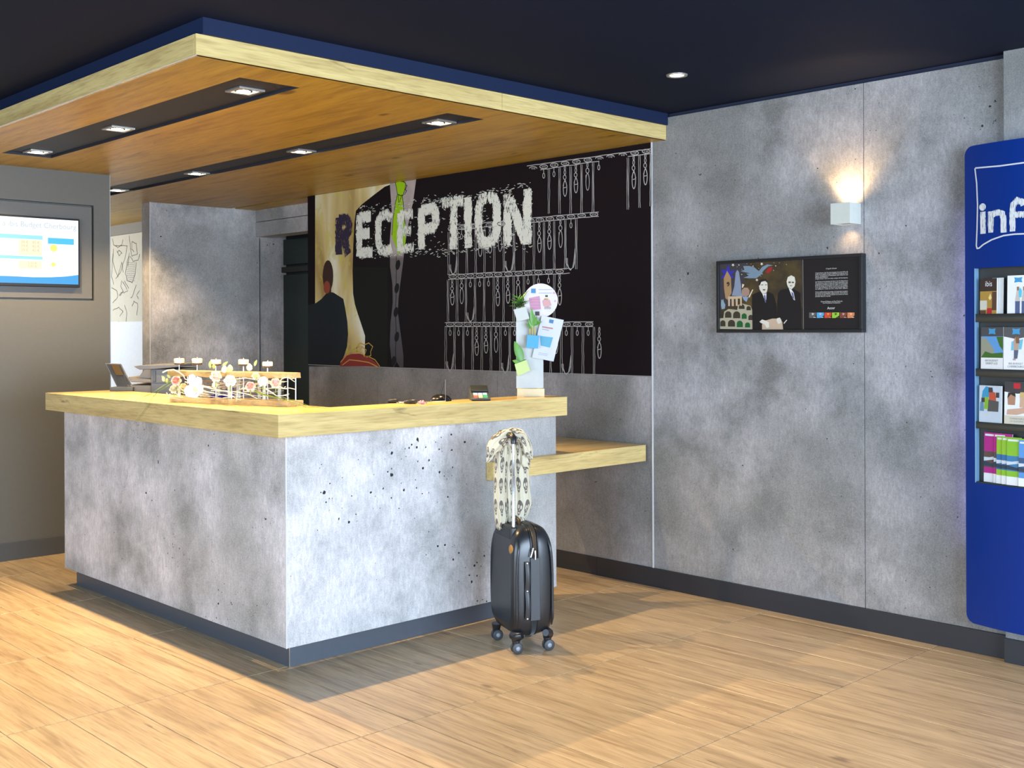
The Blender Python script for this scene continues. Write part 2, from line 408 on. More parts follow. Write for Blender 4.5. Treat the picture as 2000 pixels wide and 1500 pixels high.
# grey partition with the screen recess
YG = 7.49
FG = FY(YG)
wg = struct('wall_partition', (0, YG, 0))
u0, v0 = -1.1, 1.683; u1, v1 = 3.254, 2.328
g = MB()
ul = FG.pix(-400, 388)[0]
XE = 3.365; z1w = 2.545
for a, b, c, d in ((-3.3, XE, .115, v0), (-3.3, XE, v1, z1w), (u1, XE, v0, v1), (-3.3, 1.65, v0, v1)):
    g.box((a, YG, c), (b, YG+.03, d))
g.box((-3.3, YG+.045, .0), (XE, YG+.16, z1w)); g.box((XE-.012, YG+.001, 0), (XE, YG+.06, z1w))
g.build('partition_body', M_grey, wg)
MB().box((1.662, YG+.004, v0+.012), (u1-.012, YG+.03, v1-.012)).build('screen_back_panel', P('grey_recess_paint', (.125, .122, .112), .33), wg, bevel=.001, seg=1)
MB().box((-3.3, YG-.012, 0), (XE, YG+.03, .115)).build('skirting_board', P('grey_skirting', (.075, .078, .078), .4), wg, bevel=.001, seg=1)
MB().box((XE, YG-.002, 0), (XE+.004, YG+.16, z1w)).build('edge_trim', M_alu, wg)

# ceiling canopy of oak
XC, YC = 2.148, 4.004; ZB, ZT = 2.545, 2.628
cn = thing('ceiling_canopy', 'large oak veneered canopy hanging below the dark ceiling over the reception desk', 'canopy', (XC, YC, ZB))
SL = [(2.475, 2.775, 4.24, 7.0), (3.63, 3.877, 4.24, 8.62)]
YE = 12.0
und = MB()   # underside sheet with the two slots left open
ys = sorted({YC+.001, YE, 4.24, 7.0, 8.62}); xs = [XC+.001, 2.475, 2.775, 3.63, 3.877, XW]
for i in range(len(ys)-1):
    for j in range(len(xs)-1):
        cx, cy = (xs[j]+xs[j+1])/2, (ys[i]+ys[i+1])/2
        if any(a < cx < b and c < cy < d for a, b, c, d in SL): continue
        und.box((xs[j], ys[i], ZB), (xs[j+1], ys[i+1], ZB+.018))
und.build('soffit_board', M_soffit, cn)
MB().box((XC, YC-.018+.018, ZB), (3.78, YC+.018, ZT)).build('fascia_board', M_oakx, cn, bevel=.0008, seg=1)
MB().box((3.782, YC, ZB), (XW, YC+.018, ZT)).build('fascia_board', M_oakx, cn, bevel=.0008, seg=1)
MB().box((XC-.001, YC+.018, ZB-.001), (XC+.018, YE, ZT)).build('fascia_board', M_oaky, cn, bevel=.0008, seg=1)
MB().box((XC-.0015, YC, ZB-.0022), (XC+.003, YE, ZB-.0005)).build('edge_trim', P('pale_edge_trim', (0, 0, 0)), cn)
MB().box((XC+.018, YC+.02, ZT-.012), (XW, YE, ZT-.001)).build('top_board', M_navy, cn)
for a, b, c, d in SL:   # the slot troughs: dark painted channel
    m = MB(); h = ZB+.0175
    m.box((a, c, h), (b, d, h+.006))
    m.box((a, c, ZB+.0005), (a+.004, d, h)); m.box((b-.004, c, ZB+.0005), (b, d, h)); m.box((a, c, ZB+.0005), (b, c+.004, h)); m.box((a, d-.004, ZB+.0005), (b, d, h))
    m.build('light_channel', P('channel_black', (.014, .015, .024), .6), cn)
MB().box((2.17, 3.99, ZT), (XW, 4.02, ZC)).box((2.17, 4.02, ZT), (2.20, YE, ZC)).build('upstand_band', P('band_navy', (.010, .018, .050), .6, spec=.15), cn)
# soffit continuing into the door recess beyond a shadow gap
MB().box((XW+.045, 7.61, ZB), (XD+.05, 8.82, ZB+.018)).build('recess_soffit_board', M_soffit, cn)
MB().box((XW, 7.45, ZB+.03), (XD+.1, 8.82, ZB+.05)).build('shadow_gap_lining', M_black, cn)

# ================================================================== LAMPS
M_bulb = P('halogen_glow', (1, .9, .7), .3, emit=(1, .80, .50), es=40)
M_refl = P('lamp_reflector', (.9, .85, .75), .2, 1, emit=(1, .72, .38), es=8)
M_bez = P('satin_nickel_bezel', (.55, .53, .50), .35, .8)
def spot(o, loc, target, power, ang, blend, col=(1, .70, .35), rad=.012):
    l = bpy.data.lights.new('spot', 'SPOT'); l.energy = power; l.spot_size = radians(ang); l.spot_blend = blend
    l.color = col; l.shadow_soft_size = rad
    s = bpy.data.objects.new('lamp_beam', l); C.objects.link(s); s.parent = o
    s.location = Vector(loc)-Vector(o.location); s.rotation_euler = (Vector(target)-Vector(loc)).to_track_quat('-Z', 'Y').to_euler()
proto = None
wh_ = ['nearest the front corner of the canopy, in its left channel', 'second from the front in the left channel of the canopy',
       'at the far end of the left channel, above the screen wall', 'nearest the front edge in the right channel of the canopy',
       'second from the front in the right channel of the canopy', 'third from the front in the right channel of the canopy',
       'farthest back in the right channel, beside the screen wall edge']
SP = [(2.66, 4.51), (2.66, 5.81), (2.645, 6.88), (3.805, 4.51), (3.805, 5.80), (3.805, 7.09), (3.805, 8.33)]
ZL = ZB+.0125
for k, (x, y) in enumerate(SP):
    t = thing('recessed_spotlight', 'square tilting recessed spotlight '+wh_[k], 'spotlight', (x, y, ZL), 0, 'spotlights in the canopy channels')
    a = .065; b = .047
    MB().box((x-a, y-a, ZL-.006), (x+a, y-b, ZL+.004)).box((x-a, y+b, ZL-.006), (x+a, y+a, ZL+.004)).box((x-a, y-b, ZL-.006), (x-b, y+b, ZL+.004)).box((x+b, y-b, ZL-.006), (x+a, y+b, ZL+.004)).build('bezel', M_bez, t, bevel=.001, seg=1)
    MB().box((x-b, y-b, ZL+.002), (x+b, y+b, ZL+.004)).build('reflector', M_refl, t)
    MB().lathe((x, y+.012, ZL-.008), [(.002, 0), (.022, .002), (.031, .006), (.036, .010)], 16).build('bulb', M_bulb, t)
    MB().lathe((x, y+.012, ZL-.002), [(.036, 0), (.041, .0), (.041, .004), (.036, .004)], 16).build('gimbal_ring', P('gimbal_black', (.03, .03, .03), .4), t)
    pw = [160, 380, 125, 120, 70, 60, 85][k]; an = [118, 108, 140, 100, 90, 90, 110][k]
    tx = [(x-.6, y-.5), (x-.25, y-1.1), (x-.2, y-.1), (x-.55, y-.75)][k] if k < 4 else ((x+.1, y+.6) if k == 6 else (x-.7, y-.1))
    spot(t, (x, y, ZL-.02), (tx[0], tx[1], 0), pw, an, .6)
# round ceiling downlight by the right wall, and the rest of the lobby's row outside the frame
rl = at(1322, 146, 2, ZC)
def downlight(x, y, lab, pw=70, an=85):
    t = thing('ceiling_downlight', lab, 'downlight', (x, y, ZC), 0, 'round downlights in the lobby ceiling')
    MB().lathe((x, y, ZC-.006), [(.034, .004), (.038, 0), (.050, 0), (.052, .006), (.034, .006)], 28).build('bezel', M_bez, t)
    MB().lathe((x, y, ZC-.004), [(.001, .0), (.033, .001), (.034, .003)], 24).build('bulb', M_bulb, t)
    spot(t, (x, y, ZC-.02), (x, y, 0), pw, an, .8)
downlight(rl.x, rl.y, 'small round downlight glowing in the dark ceiling near the concrete wall', 55, 62)
downlight(1.7, 2.1, 'round downlight in the lobby ceiling in front of the desk, outside the picture', 30)
downlight(3.1, 1.75, 'round downlight in the lobby ceiling by the leaflet board, outside the picture', 70)
downlight(.3, 4.2, 'round downlight in the lobby ceiling left of the desk, outside the picture', 40)

# wall sconce: white box throwing light up and down
ys0, ys1 = 2.935, 2.815; 
fx = XW-.105
a = at(1622, 394, 0, fx); b = at(1660, 437, 0, fx)
yl, yr = a.y, b.y; zt_, zb_ = at(1641, 396, 0, fx).z, at(1641, 437, 0, fx).z
sc = thing('wall_sconce', 'white cube wall lamp shining up the concrete wall above the framed picture', 'wall lamp', (XW, (yl+yr)/2, zb_))
m = MB(); th = .006
m.box((fx, yr, zb_), (fx+th, yl, zt_)).box((XW-.006, yr+th, zb_), (XW-.0005, yl-th, zt_)).box((fx+th, yr, zb_), (XW-.0005, yr+th, zt_)).box((fx+th, yl-th, zb_), (XW-.0005, yl, zt_))
m.build('shade_box', P('sconce_white', (.55, .57, .51), .5), sc)
ycn = (yl+yr)/2; xcn = (fx+XW)/2
MB().lathe((xcn, ycn, zb_+.012), [(.001, 0), (.022, .001), (.024, .003)], 16).build('lower_bulb', M_bulb, sc)
for q0, q1 in ((zb_+.006, zb_+.011), (zt_-.03, zt_-.026)): MB().box((fx+th, yr+th, q0), (XW-.006, yl-th, q1)).build('inner_plate', P('sconce_inner', (.5, .45, .36), .5), sc)
MB().lathe((xcn, ycn, zt_-.028), [(.001, .012), (.02, .01), (.022, 0)], 16).build('upper_bulb', M_bulb, sc)
spot(sc, (xcn+.012, ycn, zt_-.012), (xcn+.10, ycn, zt_+1), 11, 100, .45, (1, .62, .28), .01)
spot(sc, (xcn+.01, ycn, zt_+.004), (xcn+.16, ycn, zt_+1), 5, 150, .9, (1, .62, .28), .02)
spot(sc, (xcn, ycn, zb_-.006), (xcn+.18, ycn, zb_-1), 1.1, 120, .9, (1, .62, .28), .02)

# ================================================================== RECEPTION DESK
ZK = 1.119; SB = 1.065
XK, YK, YK2, XK2 = 2.57, 4.10, 6.585, 4.335
XQ, YQ, YQ2, XQ2 = 2.665, 4.193, 6.55, 4.345
ZKB = 1.47-(1.47-1.048)*SB; ZP = .098
dk = thing('reception_desk', 'L shaped reception desk clad in pale concrete panels on a recessed slate plinth', 'desk', (XQ, YQ, 0))
MB().box((XQ, YQ+.02, ZP), (XQ+.02, YQ2, ZKB)).build('front_panel', M_conc_desk, dk, bevel=.0012, seg=1)
MB().box((XQ, YQ, ZP), (XQ2, YQ+.02, ZKB)).build('side_panel', M_conc_desk, dk, bevel=.0012, seg=1)
MB().box((XQ-.0012, YQ-.0012, ZP), (XQ+.004, YQ+.003, ZKB)).build('edge_trim', P('pale_edge_trim', (0, 0, 0)), dk)
for a_, b_ in (((XQ+.02, YQ2-.02, ZP), (XQ+.40, YQ2, ZKB)), ((XQ2-.02, YQ+.02, ZP), (XQ2, YQ+.30, ZKB))): MB().box(a_, b_).build('end_panel', M_conc_desk, dk)
MB().box((XQ+.38, YQ+.30, ZP), (XQ+.40, YQ2-.02, ZKB)).box((XQ+.40, YQ+.28, ZP), (XQ2-.02, YQ+.30, ZKB)).build('inner_panel', M_grey, dk)
MB().box((2.71, 4.24, 0), (2.73, 6.49, ZP)).box((2.73, 4.24, 0), (XQ2-.05, 4.26, ZP)).box((2.73, 4.46, 0), (XQ2-.05, 4.48, ZP)).box((3.0, 4.48, 0), (3.02, 6.49, ZP)).build('plinth', M_plinth, dk)
MB().box((2.709, 4.239, 0), (2.712, 4.243, ZP)).build('plinth_corner_trim', M_alu, dk)
# worktop in two boards, mitred at the corner
wt = thing('worktop', 'thick L shaped oak worktop on the reception desk', 'worktop', (XK, YK, ZKB))
DW = .42; DX = .235
m = MB(); c = (XK, YK); 
def prism(m, pts, z0, z1):
    n = len(pts); m.add([(x, y, z0) for x, y in pts]+[(x, y, z1) for x, y in pts],
        [tuple(reversed(range(n))), tuple(range(n, 2*n))]+[(i, (i+1) % n, (i+1) % n+n, i+n) for i in range(n)]); return m
prism(MB(), [(XK, YK), (XK+DW, YK+DX), (XK+DW, YK2), (XK, YK2)], ZKB, ZK).build('front_board', M_oaky, wt, bevel=.001, seg=1)
prism(MB(), [(XK, YK), (XK2, YK), (XK2, YK+DX), (XK+DW, YK+DX)], ZKB, ZK).build('side_board', M_oakx, wt, bevel=.001, seg=1)
# lower shelf running to the wall
sh = tag(MB().box((3.838, 4.142, .705+.012), (5.035, 4.192, .81)).box((XQ2, 4.192, .717), (5.035, 4.92, .81)).build('low_shelf', M_oakx, bevel=.001, seg=1),
         'thick oak shelf at table height between the reception desk and the concrete wall', 'shelf')
# inner work desk behind the raised front (carries the printer)
idk = thing('work_desk', 'plain staff desk hidden behind the raised reception front', 'desk', (3.3, 5.4, 0))
MB().box((3.08, 5.3, .74), (3.75, 6.75, .77)).build('desk_top', M_grey, idk)
for x in (3.12, 3.71):
    for y in (5.34, 6.71): MB().box((x-.02, y-.02, 0), (x+.02, y+.02, .74)).build('leg', M_alu, idk)

# ================================================================== MURAL
XM = XW-.006
FM = FX(XM)
mu = thing('mural', 'wide dark printed wall mural with chalk drawn keys and big distressed lettering', 'mural', (XW, 5.8, 1.2))
ym0 = 4.112
MB().box((XM, ym0, 1.205), (XW, 7.612, 2.543)).build('mural_board', P('mural_black', (.0095, .006, .0075), .55, spec=.1), mu)
MB().box((XM-.001, ym0, 1.200), (XW, 7.612, 1.2055)).build('edge_trim', P('mural_edge', (.30, .29, .27), .4), mu)
def z3(x, y): return FM.pix(600+x/2.899, 280+y/2.898)
def Z3(pts): return [z3(*p) for p in pts]
ZTOP = 2.543
def clip(pts): return [(u, min(v, ZTOP)) for u, v in pts]
# cream background with watery stains
mm, t, b = nt('mural_cream', .55, 0, .3)
tc = N(t, 'ShaderNodeTexCoord').outputs['Object']
n1 = noise(t, mapping(t, tc, (1, 3, .8)), 1.5, 2, .5, .4)
n2 = noise(t, mapping(t, tc, (1, 4, 3)), 2.4, 3, .5, 1.5)
c_ = ramp(t, n1, [(.32, (.36, .23, .07)), (.48, (.60, .47, .20)), (.62, (.72, .66, .44)), (.75, (.78, .76, .62))])
t.links.new(mixc(t, ramp(t, n2, [(.55, 0.), (.63, .45)]), c_, (.55, .50, .06)), b.inputs['Base Color'])
cream = clip(Z3([(45, 250), (500, 205), (440, 245), (380, 290), (310, 345), (276, 382), (268, 450), (260, 600), (257, 720), (260, 850), (270, 910), (285, 960), (305, 1020), (328, 1090), (325, 1262), (45, 1262)]))
MB().poly(FM, cream, .0004).build('printed_background', mm, mu)
# tailcoat edges (dark brown-black, slightly green) and shirt
MB().poly(FM, Z3([(262, 700), (266, 890), (285, 960), (328, 1090), (326, 1262), (455, 1266), (455, 700)]), .0003).build('printed_coat', P('mural_coat', (.010, .011, .008), .5, spec=.1), mu)
mm, t, b = nt('mural_shirt', .55, 0, .3)
tc = N(t, 'ShaderNodeTexCoord').outputs['Object']; sx = N(t, 'ShaderNodeSeparateXYZ'); t.links.new(tc, sx.inputs[0])
c_ = ramp(t, math_(t, 'MULTIPLY_ADD', sx.outputs[2], 1.2, .0), [(.0, (.06, .052, .06)), (.5, (.12, .11, .12)), (.95, (.17, .14, .13)), (1., (.52, .44, .40))])
t.links.new(mixc(t, noise(t, tc, 9, 4), c_, mixc(t, .5, c_, (.03, .03, .03))), b.inputs['Base Color'])
MB().poly(FM, clip(Z3([(468, 180), (617, 160), (600, 330), (572, 460), (550, 600), (545, 660), (532, 760), (517, 880), (514, 960), (530, 1080), (545, 1200), (545, 1266), (525, 1268), (507, 1236), (490, 1270), (478, 1230), (468, 1140), (472, 1020), (485, 900), (483, 800), (470, 700), (468, 560), (480, 400), (472, 280)])), .0006).build('printed_shirt', mm, mu)
MB().poly(FM, Z3([(500, 222), (515, 214), (545, 216), (558, 226), (556, 250), (545, 290), (530, 296), (512, 288), (505, 250)]), .0009).poly(FM, Z3([(510, 292), (540, 296), (545, 350), (555, 450), (558, 560), (520, 638), (500, 580), (480, 525), (488, 420), (500, 340)]), .0009).build('printed_tie', P('mural_lime', (.30, .52, .004), .5, spec=.3), mu)
mk = MB()
for c in ([(500, 222), (515, 214), (545, 216), (558, 226), (556, 250), (545, 292), (530, 296), (512, 288), (505, 250), (500, 222)], [(510, 292), (500, 340), (488, 420), (480, 520)], [(515, 292), (520, 345), (535, 298)], [(540, 296), (545, 350), (555, 455)],
          [(505, 640), (505, 720), (503, 880), (500, 960), (505, 1080), (500, 1180), (505, 1240)], [(560, 235), (566, 240), (556, 262), (563, 268), (552, 290)]):
    mk.ribbon(FM, Z3(c), .006, .0012)
for x, y in ((514, 688), (508, 820), (503, 955), (508, 1095), (490, 1232)):
    u, v = z3(x, y); MB().ell(FM, u, v, .026, .038, .0013, 14, -.4).build('printed_button', P('mural_ink', (.008, .007, .009), .6, spec=.2), mu)
tag(mk.build('printed_ink_lines', P('mural_ink', (.008, .007, .009), .6, spec=.2), mu), kind='stuff')
# walking man seen from behind
MB().poly(FM, Z3([(108, 850), (120, 838), (150, 845), (205, 880), (215, 930), (228, 1010), (232, 1080), (226, 1150), (212, 1195), (196, 1235), (192, 1262), (5, 1262), (5, 915), (48, 905), (80, 882)]), .0008).build('printed_man_jacket', P('mural_jacket', (.0105, .016, .020), .6, spec=.25), mu)
u, v = z3(118, 752); e = MB().ell(FM, u, v, .072, .125, .0010); e.poly(FM, Z3([(100, 780), (138, 780), (136, 845), (108, 850)]), .0009)
e.build('printed_man_head', P('mural_hair', (.045, .022, .016), .6, spec=.25), mu)
u, v = z3(112, 815); MB().ell(FM, u, v, .045, .05, .0012).build('printed_man_neck', P('mural_skin', (.26, .06, .03), .6, spec=.25), mu)
# red bag with gold scribble
MB().poly(FM, Z3([(186, 1262), (190, 1232), (215, 1205), (250, 1192), (300, 1190), (340, 1205), (380, 1232), (408, 1262)]), .0014).build('printed_bag', P('mural_red', (.24, .025, .022), .5, spec=.3), mu)
gd = MB()
for c in ([(190, 1240), (240, 1180), (280, 1158), (300, 1150)], [(250, 1190), (280, 1175), (310, 1185), (325, 1205), (345, 1205), (365, 1215), (385, 1225), (412, 1262)], [(285, 1190), (280, 1160), (300, 1130), (325, 1140), (350, 1130), (372, 1150), (360, 1180), (362, 1200), (340, 1210), (325, 1200), (335, 1170), (310, 1150), (300, 1170)], [(200, 1255), (240, 1225), (290, 1230), (350, 1240), (400, 1265)]):
    gd.ribbon(FM, Z3(c), .007, .0018)
tag(gd.build('printed_gold_scribble', P('mural_gold', (.55, .33, .06), .5, spec=.3), mu), kind='stuff')
# chalk key racks
ck = MB(); rk = random.Random(3); WL = .0046
_rib = ck.ribbon; _cnt = [0]
def _stag(F, pts, wd, d=0., closed=False, uvs=False):      # successive chalk strokes sit a hair above one another
    _cnt[0] += 1; return _rib(F, pts, wd, .0010+.00004*(_cnt[0] % 37), closed, uvs)
ck.ribbon = _stag
def jl(a, b, n=6, j=1.2): return [(a[0]+(b[0]-a[0])*k/n+rk.uniform(-j, j), a[1]+(b[1]-a[1])*k/n+rk.uniform(-j, j)) for k in range(n+1)]
def line(a, b, wd=WL, n=6, j=1.2): ck.ribbon(FM, Z3(jl(a, b, n, j)), wd, .0016)
def loop(cx, cy, rx, ry, wd=WL, n=14, rot=0.):
    ck.ribbon(FM, Z3([(cx+rx*cos(q)*cos(rot)-ry*sin(q)*sin(rot), cy+rx*cos(q)*sin(rot)+ry*sin(q)*cos(rot)) for q in [2*pi*k/n for k in range(n)]]), wd, .0016, closed=True)
def key_long(x, y0, y1):
    h = y1-y0; loop(x, y0+h*.08, 4, h*.07); loop(x, y0+h*.22, 5, h*.07); loop(x-1, y0+h*.38, 8, h*.07); line((x, y0+h*.46), (x-11, y0+h*.66), WL, 2, .5)
    line((x+2, y0+h*.46), (x+12, y0+h*.68), WL, 2, .5); loop(x+1, y0+h*.75, 10, h*.25, WL*1.2); line((x-7, y0+h*.72), (x+9, y0+h*.70), WL, 2)
def key_loop(x, y0, y1):
    h = y1-y0; loop(x, y0+h*.1, 4, h*.08); loop(x, y0+h*.3, 9, h*.09); loop(x+1, y0+h*.7, 10, h*.30); line((x-8, y0+h*.45), (x-8, y0+h*.62), WL, 2)
def key_small(x, y0): line((x, y0), (x, y0+22), WL, 2, .5); loop(x, y0+35, 6, 14)
def ov(x, y, full=True):
    if full: loop(x, y, 22, 11, WL*1.1)
    else: ck.ribbon(FM, Z3([(x+22*cos(q), y-11*sin(q)) for q in [pi*k/8 for k in range(9)]]), WL*1.1, .0016)
    for dx in (-9, -2, 4, 9): line((x+dx, y-4), (x+dx+rk.uniform(-2, 3), y+4), WL*.8, 1, .5)
def uloop(x0, x1, ytop, yb):
    for k in range(4):
        a0, a1 = x0+1+k*3.6, x1-1-k*3.0
        ck.ribbon(FM, Z3([(a0, ytop+(yb-ytop)*.45), (a0+1, yb-38+k*2), (a0+(a1-a0)*.3, yb-8+k*2.2), ((a0+a1)/2, yb+k*2.6-4), (a1-(a1-a0)*.2, yb-12), (a1, yb-50), (x1-3, ytop)]), WL*.6, .0016)
def rope(x, y0, y1):
    line((x-4, y0), (x-5, y1), WL*.8, 8); line((x+4, y0), (x+4, y1), WL*.8, 8)
    if rk.random() < .5: line((x-4, y0+8), (x+5, y1-12), WL*.6, 5)
def ln(pts):   # y of a sloping line at x
    (x0, y0), (x1, y1) = pts; return lambda x: y0+(y1-y0)*(x-x0)/(x1-x0)
r1 = ln([(1340, 132), (1920, 45)])
line((1245, 128), (1950, 30), WL, 30); line((1320, 150), (1655, 100), WL, 16); line((1815, 75), (1950, 57), WL, 6)
for x in (1280, 1718, 1788, 1655): ov(x, r1(x)+2, False)
for x in (1340, 1400, 1462, 1525, 1590, 1855, 1920): ov(x, r1(x))
for x in (1370, 1430, 1493, 1555, 1620): rope(x, r1(x)+20, 398)
for x, e in ((1817, 375), (1882, 365), (1946, 355)): rope(x, r1(x)+20, e)
for x in (1340, 1398, 1652): key_small(x, r1(x)+16)
key_long(1460, r1(1460)+12, 300); key_long(1522, r1(1522)+12, 280); key_loop(1588, r1(1588)+12, 266); key_long(1850, 68, 257); key_long(1915, 58, 235)
r2 = ln([(880, 478), (1625, 402)])
line((800, 468), (1650, 388), WL, 30); line((800, 492), (1650, 412), WL, 30)
for x in (820, 880, 940, 1035, 1100, 1265, 1318, 1375, 1435, 1495, 1555, 1625): ov(x, r2(x))
for x in (803, 852, 905, 955, 1005, 1060, 1115, 1172, 1228, 1285, 1342, 1400, 1463, 1525): rope(x, r2(x)+16, 745-(x-800)*.045)
for x, e in ((980, 640), (1035, 622), (1315, 617), (1372, 600)): key_long(x, r2(x)+10, e)
for x, e in ((1092, 612), (1435, 590)): key_loop(x, r2(x)+10, e)
for x in (875, 1495): key_small(x, r2(x)+14)
uloop(803, 852, 640, 742); uloop(1116, 1172, 615, 728); uloop(1463, 1520, 595, 715)
r3 = ln([(825, 755), (1430, 725)])
line((798, 744), (1487, 733-25), WL, 24); line((798, 770), (1487, 735), WL, 24)
for x in (825, 875, 925, 978, 1030, 1083, 1140, 1198, 1253, 1310, 1370, 1430): ov(x, r3(x))
for x in (799, 850, 900, 951, 1003, 1058, 1113, 1170, 1228, 1285, 1400): rope(x, r3(x)+16, 1012)
for x, e in ((822, 915), (1080, 920), (1137, 905), (1430, 915)): key_long(x, r3(x)+10, e)
for x, e in ((875, 908), (1195, 880)): key_loop(x, r3(x)+10, e)
for x in (925, 978, 1028, 1252, 1310, 1368): key_small(x, r3(x)+14)
uloop(900, 950, 915, 1010)
line((780, 1014), (1620, 1010), WL, 30); line((780, 1037), (1620, 1036), WL, 30)
for x in (810, 858, 910, 962, 1017, 1070, 1125, 1175, 1240, 1300, 1360, 1415, 1470, 1530, 1597): ov(x, 1024)
for x in (785, 835, 885, 938, 990, 1042, 1095, 1148, 1210, 1270, 1325, 1380, 1440, 1500, 1562, 1625): rope(x, 1040, 1285+(x-780)*.03)
for x, e in ((960, 1200), (1013, 1187), (1655, 1217)): key_long(x, 1040, e)
for x, e in ((1070, 1183), (1410, 1190)): key_loop(x, 1038, e)
for x in (810, 858, 908, 1123, 1175, 1468, 1530, 1592): key_small(x, 1038)
uloop(785, 832, 1190, 1288); uloop(1097, 1146, 1195, 1300); uloop(1440, 1497, 1200, 1306)
tag(ck.build('printed_key_racks', P('mural_chalk', (.42, .40, .38), .6, spec=.2), mu), kind='stuff')
# distressed lettering: procedural wear on flat strokes
def grunge(name, col, sd):
    m, t, b = nt(name, .6, 0, .3, col)
    uv = N(t, 'ShaderNodeUVMap'); sp = N(t, 'ShaderNodeSeparateXYZ'); t.links.new(uv.outputs[0], sp.inputs[0])
    tc = N(t, 'ShaderNodeTexCoord').outputs['Object']
    edge = math_(t, 'POWER', math_(t, 'ABSOLUTE', sp.outputs[1]), 4.)
    hat = noise(t, mapping(t, tc, (40, 150, 42), (sd, 0, 0), (.9, 0, 0)), 1, 2, .6)
    blo = noise(t, tc, 4.5, 4, .65)
    v = math_(t, 'ADD', math_(t, 'MULTIPLY', hat, .95), math_(t, 'MULTIPLY', blo, .75))
    v = math_(t, 'SUBTRACT', v, math_(t, 'MULTIPLY', edge, .33))
    al = ramp(t, v, [(.70, 0.), (.725, 1.)])
    t.links.new(al, b.inputs['Alpha']); return m
LW = .135
def letters(sets, mat, name, wd=LW):
    m = MB()
    for k, s_ in enumerate(sets): m.ribbon(FM, Z3(s_), wd, .0022+.00012*k, uvs=True)
    return m.build(name, mat, mu)
letters([[(180, 420), (180, 630)], [(180, 436), (225, 432), (237, 455), (237, 490), (222, 515), (180, 520)], [(205, 520), (235, 628)]], grunge('letter_dark', (.030, .020, .045), 3), 'printed_letter', .105)
W_ = grunge('letter_white', (.72, .72, .62), 0)
for s_ in ([[(295, 405), (295, 640)], [(295, 420), (362, 412)], [(295, 515), (355, 508)], [(295, 622), (372, 616)]],
           [[(480, 425), (450, 405), (418, 415), (404, 450), (404, 560), (418, 605), (450, 612), (480, 592)]],
           [[(528, 395), (528, 610)], [(528, 408), (600, 398)], [(528, 500), (590, 493)], [(528, 600), (605, 592)]],
           [[(648, 365), (648, 600)], [(648, 382), (715, 365), (730, 395), (730, 450), (712, 480), (648, 488)]],
           [[(765, 340), (885, 325)], [(830, 330), (830, 600)]],
           [[(912, 305), (912, 592)]],
           [[(1022, 302), (985, 320), (972, 370), (972, 500), (988, 555), (1022, 565), (1060, 545), (1075, 490), (1075, 360), (1060, 315), (1022, 302)]],
           [[(1135, 290), (1135, 580)], [(1150, 310), (1235, 555)], [(1248, 258), (1248, 572)]]):
    letters(s_, W_, 'printed_letter', .09)
# ragged overspray around the lettering
sp_ = MB(); rs = random.Random(9)
for k in range(520):
    x = rs.uniform(280, 1270); base = 625-(x-280)*.055; top = 385-(x-280)*.13
    y = rs.choice([rs.gauss(base+8, 16), rs.gauss(top-6, 16), rs.uniform(top, base)])
    u, v = z3(x, y); sp_.ribbon(FM, [(u, v), (u+rs.uniform(.008, .03), v+rs.uniform(-.008, .008))], rs.uniform(.002, .006), .0036)
tag(sp_.build('printed_overspray', P('letter_spray', (.55, .55, .48), .6), mu), kind='stuff')

# ================================================================== SCREEN on the partition
def fbx(u0, u1, v0, v1, d0, d1, m=None): m = m or MB(); return m.fbox(FG, u0, u1, v0, v1, d0, d1)
s0, s1, sb, st = 2.02, 3.146, 1.768, 2.226
tv = thing('wall_screen', 'lit flat screen showing a welcome and price page, set in the grey partition', 'screen', (2.6, YG, sb))
fbx(s0, s1, sb, st, -.002, .028).build('casing', M_black, tv, bevel=.004)
bz = .012
def scr(name, col, es, poly_, off, parent=tv):
    for p in poly_: MB().poly(FG, p, off).build(name, P('screen_'+name, tuple(c*.05 for c in col), .3, emit=col, es=es), parent)
def z1(x, y): return FG.pix(x/5, 320+y/5)
rect = lambda u0, v0, u1, v1: [(u0, v0), (u1, v0), (u1, v1), (u0, v1)]
scr('white_page', (.93, .98, 1.), 1.25, [rect(s0+bz, sb+.02, s1-bz, st-bz)], .0285)
ub = lambda x: z1(x, 800)[0]; vb = lambda y: z1(300, y)[1]
scr('light_blue_bars', (.30, .68, .80), 1.0, [rect(2.1, vb(740), ub(400), vb(700)), rect(2.1, vb(935), ub(400), vb(905))], .0289)
scr('blue_heading', (.08, .50, .78), 1.0, [rect(ub(450), vb(775), ub(705), vb(715))], .0289)
scr('price_cells', (1., .86, .55), 1.0, [rect(ub(165), vb(900), ub(392), vb(745)), rect(ub(165), vb(1028), ub(392), vb(950))], .0289)
e = []
for x, y, r in ((508, 825, .024), (505, 985, .015)):
    u, v = z1(x, y); e.append([(u+r*cos(q), v+r*sin(q)) for q in [2*pi*k/16 for k in range(16)]])
scr('sun_symbols', (1., .78, .18), 1.0, e, .0289)
wv = [(s0+bz, sb+.02)]+[(s1-bz, sb+.02), (s1-bz, vb(1072)), (ub(620), vb(1092)), (ub(480), vb(1103)), (ub(300), vb(1108)), (ub(100), vb(1104)), (s0+bz, vb(1098))]
scr('blue_footer', (.06, .34, .72), 1.0, [wv], .0289)
T1 = P('screen_grey_text', (.02, .02, .02), .4, emit=(.50, .58, .66), es=.9); T2 = P('screen_red_text', (.02, .02, .02), .4, emit=(.75, .45, .30), es=.9)
text('Bienvenue à ibis Budget Cherbourg', FG, ub(728), vb(622), .05, T1, 'screen_title', tv, .029, 'RIGHT', .0004, .97)
for k, y in enumerate((778, 815, 855)):
    for x_, s_ in ((225, '39 €'), (335, '45 €')): text(s_, FG, ub(x_), vb(y+5), .026, T2, 'screen_price', tv, .0292)
